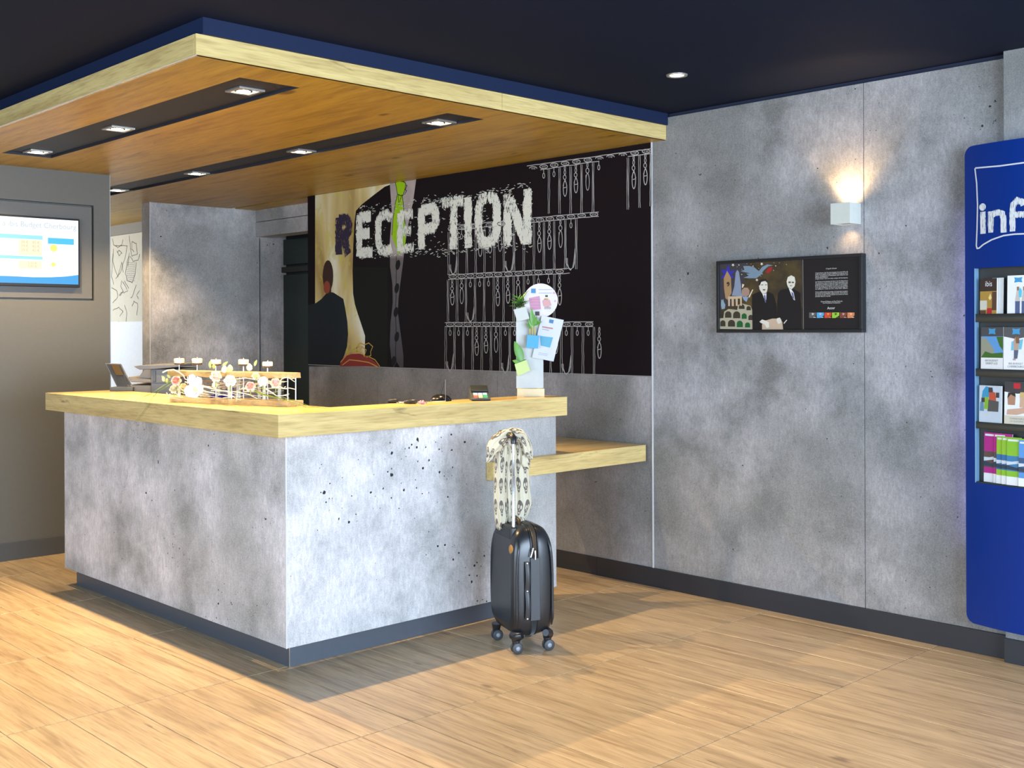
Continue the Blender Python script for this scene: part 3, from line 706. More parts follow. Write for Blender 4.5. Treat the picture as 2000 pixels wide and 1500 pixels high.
for y in (978, 1010): text('5,95 €', FG, ub(300), vb(y+5), .022, T2, 'screen_price', tv, .0292)

# ================================================================== FRAMED PICTURE
FPp = FX(XW-.04)
def z6(x, y): return FPp.pix(1380+x/6.06, 480+y/6.06)
def Z6(p): return [z6(*q) for q in p]
pl, pt = z6(112, 165); prr, pb = z6(1842, 1042); pt2 = z6(1842, 108)[1]
ptop = (pt+pt2)/2; pbot = (z6(132, 1015)[1]+pb)/2
pf = thing('framed_picture', 'long black framed picture with two suited men and white text, below the cube lamp', 'picture', FPp.p((pl+prr)/2, pbot, -.04))
fw_ = .016
m = MB()
m.fbox(FPp, pl, prr, ptop-fw_, ptop, -.039, 0).fbox(FPp, pl, prr, pbot, pbot+fw_, -.039, 0).fbox(FPp, pl, pl+fw_, pbot+fw_, ptop-fw_, -.039, 0).fbox(FPp, prr-fw_, prr, pbot+fw_, ptop-fw_, -.039, 0)
m.build('frame', P('frame_black', (.012, .013, .014), .35), pf, bevel=.001, seg=1)
FQ = FX(XW-.028)
def z6(x, y): return FQ.pix(1380+x/6.06, 480+y/6.06)
def Z6(p): return [z6(*q) for q in p]
pp = lambda n, col, polys, off: [MB().poly(FQ, Z6(p), off).build(n, P('pic_'+n, col, .5, spec=.3), pf) for p in polys]
MB().fbox(FQ, pl+.005, prr-.005, pbot+.005, ptop-.005, -.012, 0).build('print_sheet', P('pic_black', (.012, .009, .009), .45, spec=.3), pf)
mm, t, b = nt('pic_brown', .5, 0, .3); tc = N(t, 'ShaderNodeTexCoord').outputs['Object']
t.links.new(ramp(t, noise(t, tc, 7, 6, .7), [(.35, (.03, .022, .016)), (.6, (.075, .05, .016)), (.8, (.15, .10, .02))]), b.inputs['Base Color'])
MB().poly(FQ, Z6([(150, 185), (1135, 160), (1140, 998), (155, 985)]), .0005).build('print_left_half', mm, pf)
pp('night_sky', (.045, .038, .045), [[(150, 185), (500, 178), (430, 500), (300, 700), (155, 760)]], .0007)
pp('star_shape', (.03, .03, .30), [[(262, 215), (280, 300), (345, 290), (300, 340), (325, 385), (250, 370), (165, 390), (205, 335), (170, 285), (230, 285)]], .001)
pp('clock_tower', (.36, .22, .10), [[(245, 295), (290, 375), (298, 560), (250, 640), (225, 620), (208, 500), (205, 385)]], .0013)
pp('clock_face', (.05, .035, .025), [[(236, 450), (246, 430), (262, 426), (274, 440), (274, 462), (262, 480), (240, 478), (252, 468), (262, 458), (250, 458)]], .0016)
pp('pointed_tower', (.22, .26, .34), [[(365, 285), (385, 310), (410, 470), (412, 560), (440, 600), (300, 590), (330, 480), (345, 320)]], .0012)
pp('gateway', (.52, .38, .24), [[(255, 600), (420, 595), (420, 710), (400, 710), (398, 625), (372, 625), (370, 712), (348, 712), (345, 630), (325, 630), (325, 714), (300, 714), (298, 630), (280, 630), (278, 714), (258, 714)]], .0015)
pp('drum', (.34, .22, .16), [[(420, 520), (450, 495), (490, 497), (510, 530), (505, 580), (470, 605), (430, 590), (415, 560)]], .0015)
pp('brush_strokes', (.66, .56, .42), [[(425, 450), (450, 460), (430, 500), (420, 495)], [(545, 515), (555, 520), (510, 615), (498, 605)]], .0017)
pp('blue_cup', (.24, .30, .42), [[(425, 600), (500, 605), (475, 665), (440, 640)]], .0016)
pp('bird', (.17, .24, .30), [[(405, 300), (450, 285), (435, 240), (500, 238), (560, 250), (620, 300), (660, 250), (720, 220), (790, 232), (730, 245), (680, 290), (640, 350), (590, 385), (500, 385), (440, 378), (500, 355), (470, 330), (520, 325), (450, 312)]], .0012)
pp('red_scarf', (.30, .02, .02), [[(730, 262), (780, 245), (775, 290), (730, 330), (695, 310)]], .0014)
pp('cat', (.24, .33, .36), [[(175, 632), (185, 645), (200, 632), (205, 660), (225, 700), (218, 745), (180, 752), (173, 700)]], .0015)
co = [[(160, 860), (200, 855), (210, 780), (260, 748), (365, 760), (372, 700), (430, 685), (520, 710), (550, 780), (552, 905), (545, 950), (560, 990), (160, 985)]]
pp('arena_wall', (.40, .36, .25), co, .001)
ar = []; gr = []
for x, y, r, h in ((258, 830, 38, 55), (358, 835, 42, 58), (447, 845, 30, 50), (525, 860, 28, 48), (195, 930, 30, 60), (297, 935, 42, 55), (395, 940, 36, 58), (487, 950, 30, 42), (418, 735, 34, 32), (500, 750, 26, 34)):
    a_ = [(x+r*cos(q), y-h*.3-r*sin(q)) for q in [pi*k/8 for k in range(9)]]+[(x-r, y+h*.4), (x+r, y+h*.4)]
    (gr if (x, y) in ((447, 845), (395, 940), (487, 950)) else ar).append(a_)
pp('arches', (.045, .035, .022), ar, .0014); pp('green_arches', (.012, .10, .025), gr, .0014)
st_ = []
for x, y, r in ((315, 228, 20), (385, 228, 10), (655, 215, 20), (552, 240, 9), (820, 238, 9), (598, 405, 18), (418, 340, 8), (660, 333, 8), (800, 203, 5), (865, 203, 5), (948, 222, 6), (480, 213, 5), (528, 216, 5), (795, 292, 6), (620, 268, 5), (365, 250, 5), (420, 280, 5), (645, 360, 5)):
    st_.append([(x+(r if k % 2 == 0 else r*.5)*cos(pi*k/5+.3), y+(r if k % 2 == 0 else r*.5)*sin(pi*k/5+.3)) for k in range(10)])
pp('stars', (.62, .55, .45), st_, .0016)
pp('suits', (.010, .008, .008), [[(540, 580), (620, 545), (655, 540), (720, 540), (790, 570), (830, 700), (835, 860), (780, 860), (775, 990), (545, 990)], [(850, 560), (880, 525), (960, 505), (1050, 520), (1110, 560), (1125, 760), (1130, 990), (905, 990), (890, 860), (835, 850), (840, 650)]], .0018)
pp('faces', (.66, .62, .50), [[(622, 470), (640, 425), (690, 408), (722, 440), (726, 500), (715, 550), (690, 570), (655, 558), (630, 515)], [(950, 420), (965, 370), (1005, 350), (1045, 370), (1055, 425), (1045, 480), (1010, 515), (970, 495), (955, 460)]], .002)
pp('hair', (.02, .015, .014), [[(620, 470), (625, 415), (660, 395), (705, 395), (725, 425), (690, 418), (650, 428), (634, 470)]], .0024)
pp('features', (.08, .06, .05), [[(650, 460), (672, 456), (672, 466), (650, 468)], [(695, 458), (714, 458), (714, 466), (695, 466)], [(665, 515), (705, 515), (690, 530), (672, 528)], [(972, 425), (1000, 422), (1000, 442), (972, 442)], [(1012, 425), (1038, 427), (1036, 442), (1012, 442)], [(985, 468), (1020, 470), (1000, 480)]], .0024)
pp('collars', (.72, .70, .66), [[(660, 560), (690, 575), (712, 560), (708, 640), (698, 660)], [(975, 500), (1010, 520), (1035, 560), (1050, 645), (1035, 640), (1000, 570)]], .0022)
pp('ties', (.12, .12, .24), [[(680, 585), (700, 585), (708, 670), (698, 675), (688, 640)], [(1005, 545), (1030, 560), (1045, 640), (1020, 610)]], .0026)
pp('tan_board', (.52, .38, .26), [[(660, 930), (700, 885), (780, 862), (860, 862), (900, 900), (910, 996), (660, 992)]], .0024)
pp('hands', (.66, .62, .52), [[(630, 900), (660, 872), (700, 885), (740, 905), (745, 965), (715, 975), (690, 930), (650, 915)], [(835, 860), (870, 850), (890, 880), (885, 915), (850, 925), (832, 890)], [(915, 915), (950, 875), (958, 880), (922, 925)]], .0028)
MB().poly(FQ, Z6([(1138, 160), (1144, 160), (1152, 998), (1146, 998)]), .0008).build('divider_line', P('pic_line', (.20, .20, .20), .5), pf)
TW_ = P('pic_text', (.60, .58, .54), .5)
para = ["L'esprit Accor c'est l'art de conjuguer les savoir-faire, de", "puiser de la tradition et de la modernité pour générer de la", "rigueur, l'imagination et l'humanisme, pour atteindre une", "forme d'excellence.", "L'esprit Accor c'est une vision unique de l'entreprise.", "", "Les femmes et les hommes de Accor sont les dépositaires", "d'un patrimoine culturel unique. Ils savent transmettre, avec", "générosité et modestie, le sens d'un métier. Ils construisent", "au fil du temps et partagent ce qu'ils ont de meilleur", "et de plus ambitieux, un sens du service partagé d'ici", "ou ailleurs, c'est un art, c'est leur talent.", "", "C'est la meilleure façon de partager, de transmettre, la passion", "de recevoir et l'hospitalité, la gastronomie, dans l'univers", "des espaces de plaisir, l'art de recevoir et le service de France", "partout dans le monde."]
text("L'esprit Accor", FQ, *z6(1478, 276), .0105, TW_, 'printed_text', pf, .0008)
for k, s_ in enumerate(para):
    if not s_: continue
    u, v = z6(1288, 330+k*17.3); ue = z6(1672, 330+k*17.3)[0]
    o = text(s_, FQ, u, v, .0092, TW_, 'printed_text', pf, .0008, 'LEFT')
    wdt = max(vt.co.y for vt in o.data.vertices)-min(vt.co.y for vt in o.data.vertices)
    f_ = (ue-u)/wdt
    if f_ < 1.5:
        y0_ = max(vt.co.y for vt in o.data.vertices)
        for vt in o.data.vertices: vt.co.y = y0_+(vt.co.y-y0_)*f_
for s_, y in (('Gérard Pélisson et Paul Dubrule', 665), ('Co-Présidents Fondateurs', 683)): text(s_, FQ, *z6(1480, y), .0092, TW_, 'printed_text', pf, .0008)
text('Accor', FQ, *z6(1475, 750), .017, TW_, 'printed_logo', pf, .0008, bold=.0003)
for k, (c1, c2) in enumerate((((.10, .10, .09), (.5, .5, .45)), ((.10, .35, .6), (.4, .5, .6)), ((.55, .06, .03), (.7, .25, .06)), ((.30, .50, .04), (.05, .12, .02)), ((.20, .05, .03), (.45, .3, .25)), ((.65, .22, .08), (.7, .45, .3)))):
    x = 1215+k*90.5
    pp('thumbnail_%s' % 'abcdef'[k], c1, [[(x, 790), (x+84, 790), (x+84, 825), (x+40, 855), (x, 855)]], .0008)
    pp('thumbnail_%s_light' % 'abcdef'[k], c2, [[(x+30, 795), (x+60, 800), (x+50, 820), (x+35, 822)], [(x+50, 843), (x+80, 843), (x+80, 852), (x+50, 852)]], .0011)
for o in [o for o in bpy.data.objects if o.name.startswith('thumbnail')]: o.name = 'thumbnail'

# ================================================================== INFO / LEAFLET BOARD
XE0 = 4.975; YL = at(1884, 300, 0, XE0).y; WB = .74; HB = .060
zi0 = at(1888, 1205, 0, XE0).z-.02; zi1 = at(1890, 292, 0, XE0).z+.012
ib = thing('leaflet_board', 'tall curved blue information board with leaflet shelves beside the concrete wall', 'leaflet rack', (XE0, YL-WB/2, zi0))
def bx_(s):   # s: metres from left edge along the board -> x of the front skin
    q = (s-WB/2)/(WB/2); return XE0-HB*(1-q*q)
M_blue = P('board_blue', (.0015, .026, .20), .3, spec=.25, grain=.03)
op0 = YL-at(1903, 720, 0, XE0-.02).y; op1 = WB-op0
zo1 = at(1910, 524, 0, XE0-.02).z; zo0 = at(1910, 943, 0, XE0-.02).z
def skin(s0, s1, z0f, z1f, n, name, mat=M_blue, th=.018, off=0.):
    fr = []; bk = []
    rows = []
    for i in range(n+1):
        s = s0+(s1-s0)*(i/n if s1-s0 < .5 else (.5-.5*cos(pi*i/n))); x = bx_(s)-off; y = YL-s
        z0, z1 = z0f(s), z1f(s)
        rows.append([(x, y, z0), (x, y, z1), (x+th, y, z1), (x+th, y, z0)])
    m = MB(); m.grid(rows, closed=True); m.add(rows[0], [(3, 2, 1, 0)]); m.add(rows[-1], [(0, 1, 2, 3)])
    o = m.build(name, mat, ib)
    bpy.context.view_layer.objects.active = o
    es = o.modifiers.new('e', 'EDGE_SPLIT'); es.split_angle = radians(40)
    return o
RC = .042
def cut(s):
    d = min(s, WB-s); return 0 if d >= RC else RC-sqrt(max(0, RC*RC-(RC-d)**2))
skin(0, WB, lambda s: zo1, lambda s: zi1-cut(s), 60, 'upper_skin')
skin(0, WB, lambda s: zi0+cut(s), lambda s: zo0, 60, 'lower_skin')
skin(0, op0, lambda s: zo0, lambda s: zo1, 6, 'side_skin'); skin(op1, WB, lambda s: zo0, lambda s: zo1, 6, 'side_skin')
MB().box((4.999, YL-WB+.01, zo0-.01), (5.009, YL-.01, zo1+.01)).build('rack_back', P('rack_dark', (.020, .020, .016), .5), ib)
MB().box((bx_(op0)-.002, YL-op0-.002, zo0), (4.998, YL-op0, zo1)).build('opening_trim', P('trim_light_blue', (.16, .30, .45), .4), ib)
MB().box((bx_(op1)-.002, YL-op1, zo0), (4.998, YL-op1+.002, zo1)).build('opening_trim', P('trim_light_blue', (.16, .30, .45), .4), ib)
def zb(x, y, X=XE0-.02): return at(1880+x/3.409, 520+y/3.409, 0, X).z
sh_z = [(zb(100, 318), zb(100, 372)), (zb(100, 682), zb(100, 732)), (zb(100, 1035), zb(100, 1080))]
for a_, b_ in sh_z+[(zo0+.004, zo0-.012)]:
    s0_, s1_ = op0+.002, op1-.002; rows = []
    for i in range(25):
        s = s0_+(s1_-s0_)*i/24; x = bx_(s)+.004; y = YL-s
        rows.append([(x, y, b_), (x, y, a_), (4.998, y, a_), (4.998, y, b_)])
    m = MB(); m.grid(rows, closed=True); m.add(rows[0], [(3, 2, 1, 0)]); m.add(rows[-1], [(0, 1, 2, 3)])
    m.build('rack_shelf', P('rack_olive', (.045, .045, .036), .45), ib)
# info lettering + cushion outline printed on the curved skin
class Curve(Frame):
    def __init__(s): pass
    def p(s, u, v, d=0.): return Vector((bx_(u)-d, YL-u, v))
    def pix(s, px, py):
        x = XE0-.03
        for _ in range(12):
            q = at(px, py, 0, x); x = bx_(YL-q.y)
        return (YL-q.y, q.z)
FC = Curve()
def z7(x, y): return FC.pix(1860+x/4.286, 270+y/4.286)
M_pw = P('board_white_print', (.60, .62, .64), .5)
def hatchm(name, col):
    m, t, b = nt(name, .6, 0, .3, col)
    tc = N(t, 'ShaderNodeTexCoord').outputs['Object']
    h = noise(t, mapping(t, tc, (1, 420, 30), rot=(-.7, 0, 0)), 1, 1, .5)
    uv = N(t, 'ShaderNodeUVMap'); sp = N(t, 'ShaderNodeSeparateXYZ'); t.links.new(uv.outputs[0], sp.inputs[0])
    e = math_(t, 'MULTIPLY', math_(t, 'POWER', math_(t, 'ABSOLUTE', sp.outputs[1]), 5.), .3)
    t.links.new(ramp(t, math_(t, 'SUBTRACT', h, e), [(.33, 0.), (.39, 1.)]), b.inputs['Alpha']); return m
HM = hatchm('chalk_hatched_white', (.66, .68, .68))
def path(pts, sub=4):
    q = [z7(*p) for p in pts]; r = []
    for a, b in zip(q, q[1:]):
        for k in range(sub): r.append((a[0]+(b[0]-a[0])*k/sub, a[1]+(b[1]-a[1])*k/sub))
    return r+[q[-1]]
il = z7(190, 248); 
mirror = lambda q: [(WB-u, v) for u, v in reversed(q)]
topl = path([(192, 250), (260, 244), (400, 232), (600, 205)], 6); ub_, vb_ = topl[-1]
ol = path([(190, 252), (205, 380), (212, 560), (208, 760), (202, 900), (208, 922), (225, 920), (260, 890), (330, 850), (430, 815), (520, 803), (600, 800)], 4)
def dens(pts, st=.02):
    q = [pts[0]]
    for a, b in zip(pts, pts[1:]):
        k = max(1, int(abs(b[0]-a[0])/st))
        q += [(a[0]+(b[0]-a[0])*t_/k, a[1]+(b[1]-a[1])*t_/k) for t_ in range(1, k+1)]
    return q
MB().ribbon(FC, dens(topl+[(WB/2, vb_+.003)]+mirror(topl)), .0065, .0012).ribbon(FC, dens(ol+[(WB/2, ol[-1][1]+.002)]+mirror(ol)), .0065, .0013).build('printed_outline', M_pw, ib)
lw = .030
m = MB()
def rb(pts, off): m.ribbon(FC, pts, lw, off, uvs=True)
x0, yb_ = z7(258, 800); yt_ = z7(258, 615)[1]
rb([(x0, yb_), (x0, yt_)], .0015)
dd = z7(254, 576); nd = len(m.f); m.ell(FC, dd[0], dd[1], .0165, .0165, .0016); m.uv[nd] = [(0, 0)]*20
a_ = path([(322, 790), (322, 612)], 3); rb(a_, .0015); rb(path([(324, 650), (350, 630), (390, 622), (418, 632), (430, 670), (430, 790)], 3), .0017)
a_ = path([(505, 780), (505, 600), (515, 550), (545, 520), (590, 535), (600, 560)], 3); rb(a_, .0015); rb(path([(505, 640), (600, 638)], 3), .0017)
m.build('printed_lettering', HM, ib)
m = MB(); cxo = z7(600, 600)[0]+.062; cyo = (yb_+yt_)/2
m.ribbon(FC, [(cxo+.045*cos(q), cyo+.048*sin(q)) for q in [2*pi*k/24 for k in range(25)]], lw, .0016, uvs=True); m.build('printed_lettering', HM, ib)
# leaflets
def leaflet(name, lab, grp, s0, s1, z0, z1, paint, th=.006, lean=.0, back=.010, cover=(.8, .8, .78), tilt=0.):
    sc_ = (s0+s1)/2; x = bx_(sc_)+back; dx = (bx_(s1)-bx_(s0))/(s1-s0)
    F = Frame((x, YL-sc_, z0), (dx, -1, 0), (.035, 0, 1)); hw = (s1-s0)/2; hh = z1-z0
    t = thing(name, lab, 'leaflet', (x, YL-sc_, z0), 0, grp)
    MB().fbox(F, -hw, hw, 0, hh, -th, 0).build('pages', P('paper_white', (.78, .78, .76), .6), t)
    lay = [0]
    def q(nm, col, polys):
        lay[0] += 1
        for p in polys: MB().poly(F, [(-hw+2*hw*u, hh*v) for u, v in p], .0003+.00012*lay[0]).build(nm, P('leaf_%s' % '_'.join('%02d' % int(c*99) for c in col), col, .4), t)
    q('cover', cover, [rect(0, 0, 1, 1)])
    paint(q, F, t, hw, hh)
    return t
def tx(F, t, hw, s_, u, v, size, col, hh, sx=1.): text(s_, F, -hw+2*hw*u, hh*v, size, P('leaf_text_%d' % int(sum(col)*90), col, .5), 'cover_text', t, .0021, sx=sx)
def logo(q, col, u, v, w_=.16, h_=.07): q('cushion_logo', col, [[(u-w_, v-h_), (u-w_*.8, v), (u-w_, v+h_), (u, v+h_*.8), (u+w_, v+h_), (u+w_*.8, v), (u+w_, v-h_), (u, v-h_*.8)]])
def Sx(x, X=XE0-.05): return YL-at(1880+x/3.409, 800, 0, X).y
BL = (.06, .30, .55)
def p_brown(q, F, t, hw, hh):
    q('cover_photo', (.42, .25, .05), [rect(0, 0, 1, .64)]); q('cover_photo_shadow', (.10, .05, .03), [rect(.72, .1, 1, .62), rect(0, 0, .35, .1)])
    q('cover_photo_bed', (.62, .60, .50), [rect(0, .12, .42, .38)]); q('cover_photo_lamp', (.85, .65, .25), [[(.5, .45), (.6, .38), (.7, .45), (.62, .58)]])
    q('red_badge', (.45, .02, .03), [rect(.42, 0, .72, .16)])
    tx(F, t, hw, 'ibis', .52, .78, .034, (.8, .8, .8), hh, .8)
def p_man(q, F, t, hw, hh):
    logo(q, BL, .42, .88); q('cover_figures', (.55, .50, .44), [[(.30, .30), (.36, .6), (.48, .62), (.5, .3)], [(.55, .3), (.60, .62), (.74, .6), (.78, .3)]])
    q('cover_trousers', (.08, .11, .22), [rect(.31, .0, .49, .32), rect(.56, .0, .76, .32)]); q('cover_heads', (.30, .17, .10), [rect(.37, .6, .46, .7), rect(.61, .6, .71, .7)])
    q('cover_cushion', (.10, .50, .68), [[(.46, .42), (.44, .6), (.5, .68), (.57, .6), (.55, .42)]])
def p_cliff(q, F, t, hw, hh):
    q('cover_band', (.07, .07, .075), [rect(0, .78, 1, 1)]); logo(q, BL, .5, .9)
    q('cover_sky', (.12, .32, .62), [rect(0, .27, 1, .78)]); q('cover_cliff', (.30, .30, .22), [[(0, .27), (0, .75), (.22, .74), (.42, .6), (.6, .45), (.6, .27)]])
    q('cover_trees', (.05, .14, .02), [[(0, .27), (.2, .42), (.5, .37), (1, .4), (1, .27)], [(.7, .77), (1, .77), (1, .45), (.85, .55)]])
    tx(F, t, hw, 'IBIS BUDGET', .5, .18, .0115, (.25, .25, .25), hh); tx(F, t, hw, 'SAINT-LO', .5, .11, .0135, (.2, .2, .2), hh)
def p_child(q, F, t, hw, hh):
    q('cover_band', (.09, .09, .09), [[(0, .78), (.5, .72), (1, .78), (1, 1), (0, 1)]]); logo(q, BL, .5, .9)
    q('cover_cushion', (.18, .48, .62), [[(.3, .45), (.32, .66), (.78, .72), (.72, .48)]])
    q('cover_child', (.50, .32, .24), [[(.42, .42), (.40, .68), (.46, .76), (.56, .76), (.62, .66), (.58, .42)], [(.38, .22), (.5, .22), (.5, .26), (.38, .26)]])
    q('cover_trousers', (.10, .12, .18), [[(.42, .26), (.42, .46), (.6, .46), (.56, .26)]]); q('cover_hair', (.22, .11, .05), [[(.5, .62), (.47, .78), (.62, .78), (.64, .62)]])
    tx(F, t, hw, 'IBIS BUDGET', .5, .12, .0115, (.3, .3, .3), hh); tx(F, t, hw, 'CHERBOURG', .5, .05, .0125, (.25, .25, .25), hh)
def p_family(q, F, t, hw, hh):
    q('cover_cushion', (.05, .30, .52), [[(.1, .62), (.15, .85), (.3, .98), (.6, .93), (.65, .8), (.35, .65)]])
    q('cover_adult', (.55, .09, .04), [[(.42, .5), (.45, .85), (.72, .82), (.78, .5)]]); q('cover_coat', (.09, .085, .08), [[(.38, .3), (.38, .62), (.88, .58), (.86, .3)]])
    q('cover_shirt', (.24, .45, .04), [[(.22, .36), (.25, .7), (.42, .68), (.4, .36)]]); q('cover_child', (.12, .26, .40), [[(.03, .3), (.05, .55), (.2, .55), (.22, .3)]])
    q('cover_heads', (.07, .045, .04), [rect(.42, .82, .6, .95), rect(.75, .68, .9, .82), rect(.1, .54, .25, .66)])
def p_couple(q, F, t, hw, hh):
    q('cover_band', (.05, .045, .045), [[(0, .76), (.5, .72), (1, .76), (1, 1), (0, 1)]]); q('red_cushion_logo', (.50, .02, .03), [rect(.36, .84, .62, .97)]); 
    q('cover_man', (.42, .22, .13), [[(.14, .45), (.12, .66), (.25, .74), (.44, .70), (.42, .45)]]); q('cover_hair', (.03, .018, .015), [[(.12, .60), (.15, .74), (.42, .74), (.44, .64), (.25, .70)]])
    q('cover_woman', (.60, .38, .24), [[(.60, .4), (.62, .72), (.82, .74), (.86, .42)]]); q('cover_blonde_hair', (.60, .42, .16), [[(.60, .62), (.62, .76), (.9, .76), (.95, .4), (.84, .45), (.82, .68)]])
    q('cover_arms', (.58, .36, .25), [[(.1, .22), (.12, .34), (.6, .38), (.95, .45), (.95, .3), (.5, .22)]])
    q('cover_caption', (.62, .56, .44), [rect(0, 0, 1, .20)]); tx(F, t, hw, 'CHERBOURG', .5, .11, .011, (.3, .3, .3), hh); tx(F, t, hw, 'LA GLACERIE', .5, .05, .0105, (.3, .3, .3), hh)
s_of = lambda x, X=XE0-.05: Sx(x, X)
r1z, r2z, r3z, r4z = sh_z[0][0], sh_z[1][0], sh_z[2][0], zo0+.006
leaflet('leaflet', 'white side of a leaflet behind the brown cover, on the top leaflet shelf', 'leaflets on the blue board', s_of(175), s_of(254), r1z, zb(200, 78), lambda *a: None, back=.019, cover=(.66, .68, .66))
leaflet('leaflet', 'leaflet with a brown cover, white lettering and a hotel room photo, top shelf', 'leaflets on the blue board', s_of(92), s_of(218), r1z, zb(100, 84), p_brown, cover=(.045, .028, .022))
leaflet('leaflet', 'white leaflet with a blue emblem and two people holding a cushion, top shelf', 'leaflets on the blue board', s_of(292), s_of(292)+.115, r1z, zb(300, 64), p_man)
leaflet('leaflet', 'leaflet with a green cliff and blue sky photo, second shelf', 'leaflets on the blue board', s_of(97), s_of(262), r2z, zb(100, 406), p_cliff)
leaflet('leaflet', 'leaflet with a small child carrying a blue cushion, second shelf', 'leaflets on the blue board', s_of(264), s_of(264)+.112, r2z, zb(270, 406), p_child)
leaflet('leaflet', 'pale blue leaflet with a family under a blue cushion, third shelf', 'leaflets on the blue board', s_of(82), s_of(250), r3z, zb(90, 792), p_family, cover=(.55, .62, .68))
leaflet('leaflet', 'leaflet with a smiling young couple and a red emblem, third shelf', 'leaflets on the blue board', s_of(268), s_of(268)+.115, r3z, zb(275, 766), p_couple)
def mag(c, pic1=(.10, .25, .40)):
    def f(q, F, t, hw, hh):
        q('cover_colour', c, [rect(0, .18, 1, 1)]); q('masthead', (.75, .75, .75), [rect(.05, .93, .6, .97)])
        q('cover_photo', pic1, [rect(0, .3, 1, .62)]); q('cover_photo_light', (.6, .66, .70), [[(0, .42), (.4, .45), (1, .5), (1, .56), (.3, .50), (0, .5)]]); q('cover_photo_dark', (.03, .05, .08), [[(0, .33), (1, .30), (1, .42), (.5, .38), (0, .42)]])
    return f
xs_ = [(104, (.45, .02, .22), (.12, .07, .06), 1108), (180, (.45, .02, .22), (.10, .08, .07), 1108), (202, (.28, .52, .03), (.04, .16, .38), 1126), (244, (.28, .52, .03), (.04, .16, .38), 1126), (282, (.24, .50, .03), (.05, .20, .40), 1130), (368, (.10, .28, .60), (.05, .10, .20), 1140)]
labs = ['magenta covered magazine at the left end of the bottom shelf', 'magenta covered magazine, second from the left on the bottom shelf', 'green covered magazine, first of the green ones on the bottom shelf', 'green covered magazine, middle one of three on the bottom shelf', 'green covered magazine with the widest view of its cover, bottom shelf', 'blue covered magazine at the right on the bottom shelf']
for k, (x, c, p1, yt) in enumerate(xs_):
    leaflet('magazine', labs[k], 'magazines on the bottom shelf', s_of(x), s_of(x)+.088, r4z, zb(150, yt), mag(c, p1), th=.002, back=.026-k*.0036)
# violet backlight strip hidden behind the left edge of the board
la = bpy.data.lights.new('strip', 'AREA'); la.shape = 'RECTANGLE'; la.size = .02; la.size_y = 1.5; la.energy = .9; la.color = (.35, .35, 1)
lo_ = bpy.data.objects.new('backlight_strip', la); C.objects.link(lo_); lo_.parent = ib
lo_.matrix_world = Matrix.Translation((XE0+.05, YL-.01, 1.2)); lo_.location = Vector((XE0+.03, YL+.004, 1.25))-Vector(ib.location)
lo_.rotation_euler = Vector((.35, 1, 0)).to_track_quat('-Z', 'Y').to_euler()

# ================================================================== SUITCASE
SC0 = Vector((3.685, 3.785, 0)); RZ = radians(-22)
suit = thing('suitcase', 'upright black hard shell cabin suitcase on four wheels beside the reception desk', 'suitcase', SC0, RZ)
E1 = Vector((cos(RZ), sin(RZ), 0)); E2 = Vector((-sin(RZ), cos(RZ), 0))
def sp3(a, b, z): return SC0+E1*a+E2*b+Vector((0, 0, z))
DH, WH, Z0, Z1 = .106, .165, .068, .578   # half depth, half width, shell z range
M_shell = P('suitcase_shell', (.012, .014, .017), .30, spec=.6)
def sell(th, a, b, n):   # superellipse
    c, s = cos(th), sin(th); return a*abs(c)**(2/n)*(1 if c >= 0 else -1), b*abs(s)**(2/n)*(1 if s >= 0 else -1)
def half_shell(sign):
    """moulded half shell: flat at the zip plane, bulging to the broad face, narrower towards the top"""
    m = MB(); rows = []
    zc, hz = (Z0+Z1)/2, (Z1-Z0)/2
    for d, k in ((.008, 1.0), (.03, 1.0), (.055, .985), (.075, .965), (.092, .93), (.101, .87), (.105, .78)):
        r = []
        for i in range(48):
            y, z = sell(2*pi*i/48, WH*k, hz*k if True else hz, 5.2)
            tap = 1-.30*max(0, (z/hz))**3     # depth is shallower at the top
            bot = 1-.10*max(0, (-z/hz))**4
            r.append(sp3(sign*d*tap*bot*(1.0), y*(1-.05*max(0, z/hz)**2), zc+z))
        rows.append(r)
    m.grid(rows if sign < 0 else [list(reversed(r)) for r in rows], closed=True)
    last = rows[-1]; n0 = len(m.v)
    m.add(last, [tuple(range(48)) if sign < 0 else tuple(reversed(range(48)))], True)
    return m
half_shell(-1).build('rear_shell', M_shell, suit); half_shell(1).build('front_shell', M_shell, suit)
# raised rib mouldings on both halves, on the near side
for sg in (-1, 1):
    m = MB(); pts = []
    for i in range(13):
        z = .12+.40*i/12; d = (.088-.028*max(0, (z-.32)/.26)**2)*sg; pts.append(sp3(d, -WH+.004+(.012 if i in (0, 12) else 0)+.02*max(0, (z-.45)/.1)**2, z))
    m.tube(pts, [.003]+[.006]*11+[.003], 8); m.build('shell_rib', M_shell, suit)
# zip band
m = MB(); zc, hz = (Z0+Z1)/2, (Z1-Z0)/2
rows = []
for d in (-.012, -.009, -.009, .009, .009, .012):
    k = 1.012 if abs(d) < .01 else .99; k = 1.0 if d in (-.012, .012) else 1.014
    rows.append([sp3(d, y, zc+z) for y, z in [sell(2*pi*i/48, WH*k, hz*k, 5.2) for i in range(48)]])
m.grid(rows, closed=True); m.build('zip_band', P('zip_band_black', (.02, .022, .024), .5), suit)
for d in (-.017, .017):
    m = MB(); m.tube([sp3(d, y, zc+z) for y, z in [sell(2*pi*i/48, WH*1.002, hz*1.002, 5.2) for i in range(49)]], .0032, 6, False); m.build('piping', M_shell, suit)
ys_ = -WH-.004
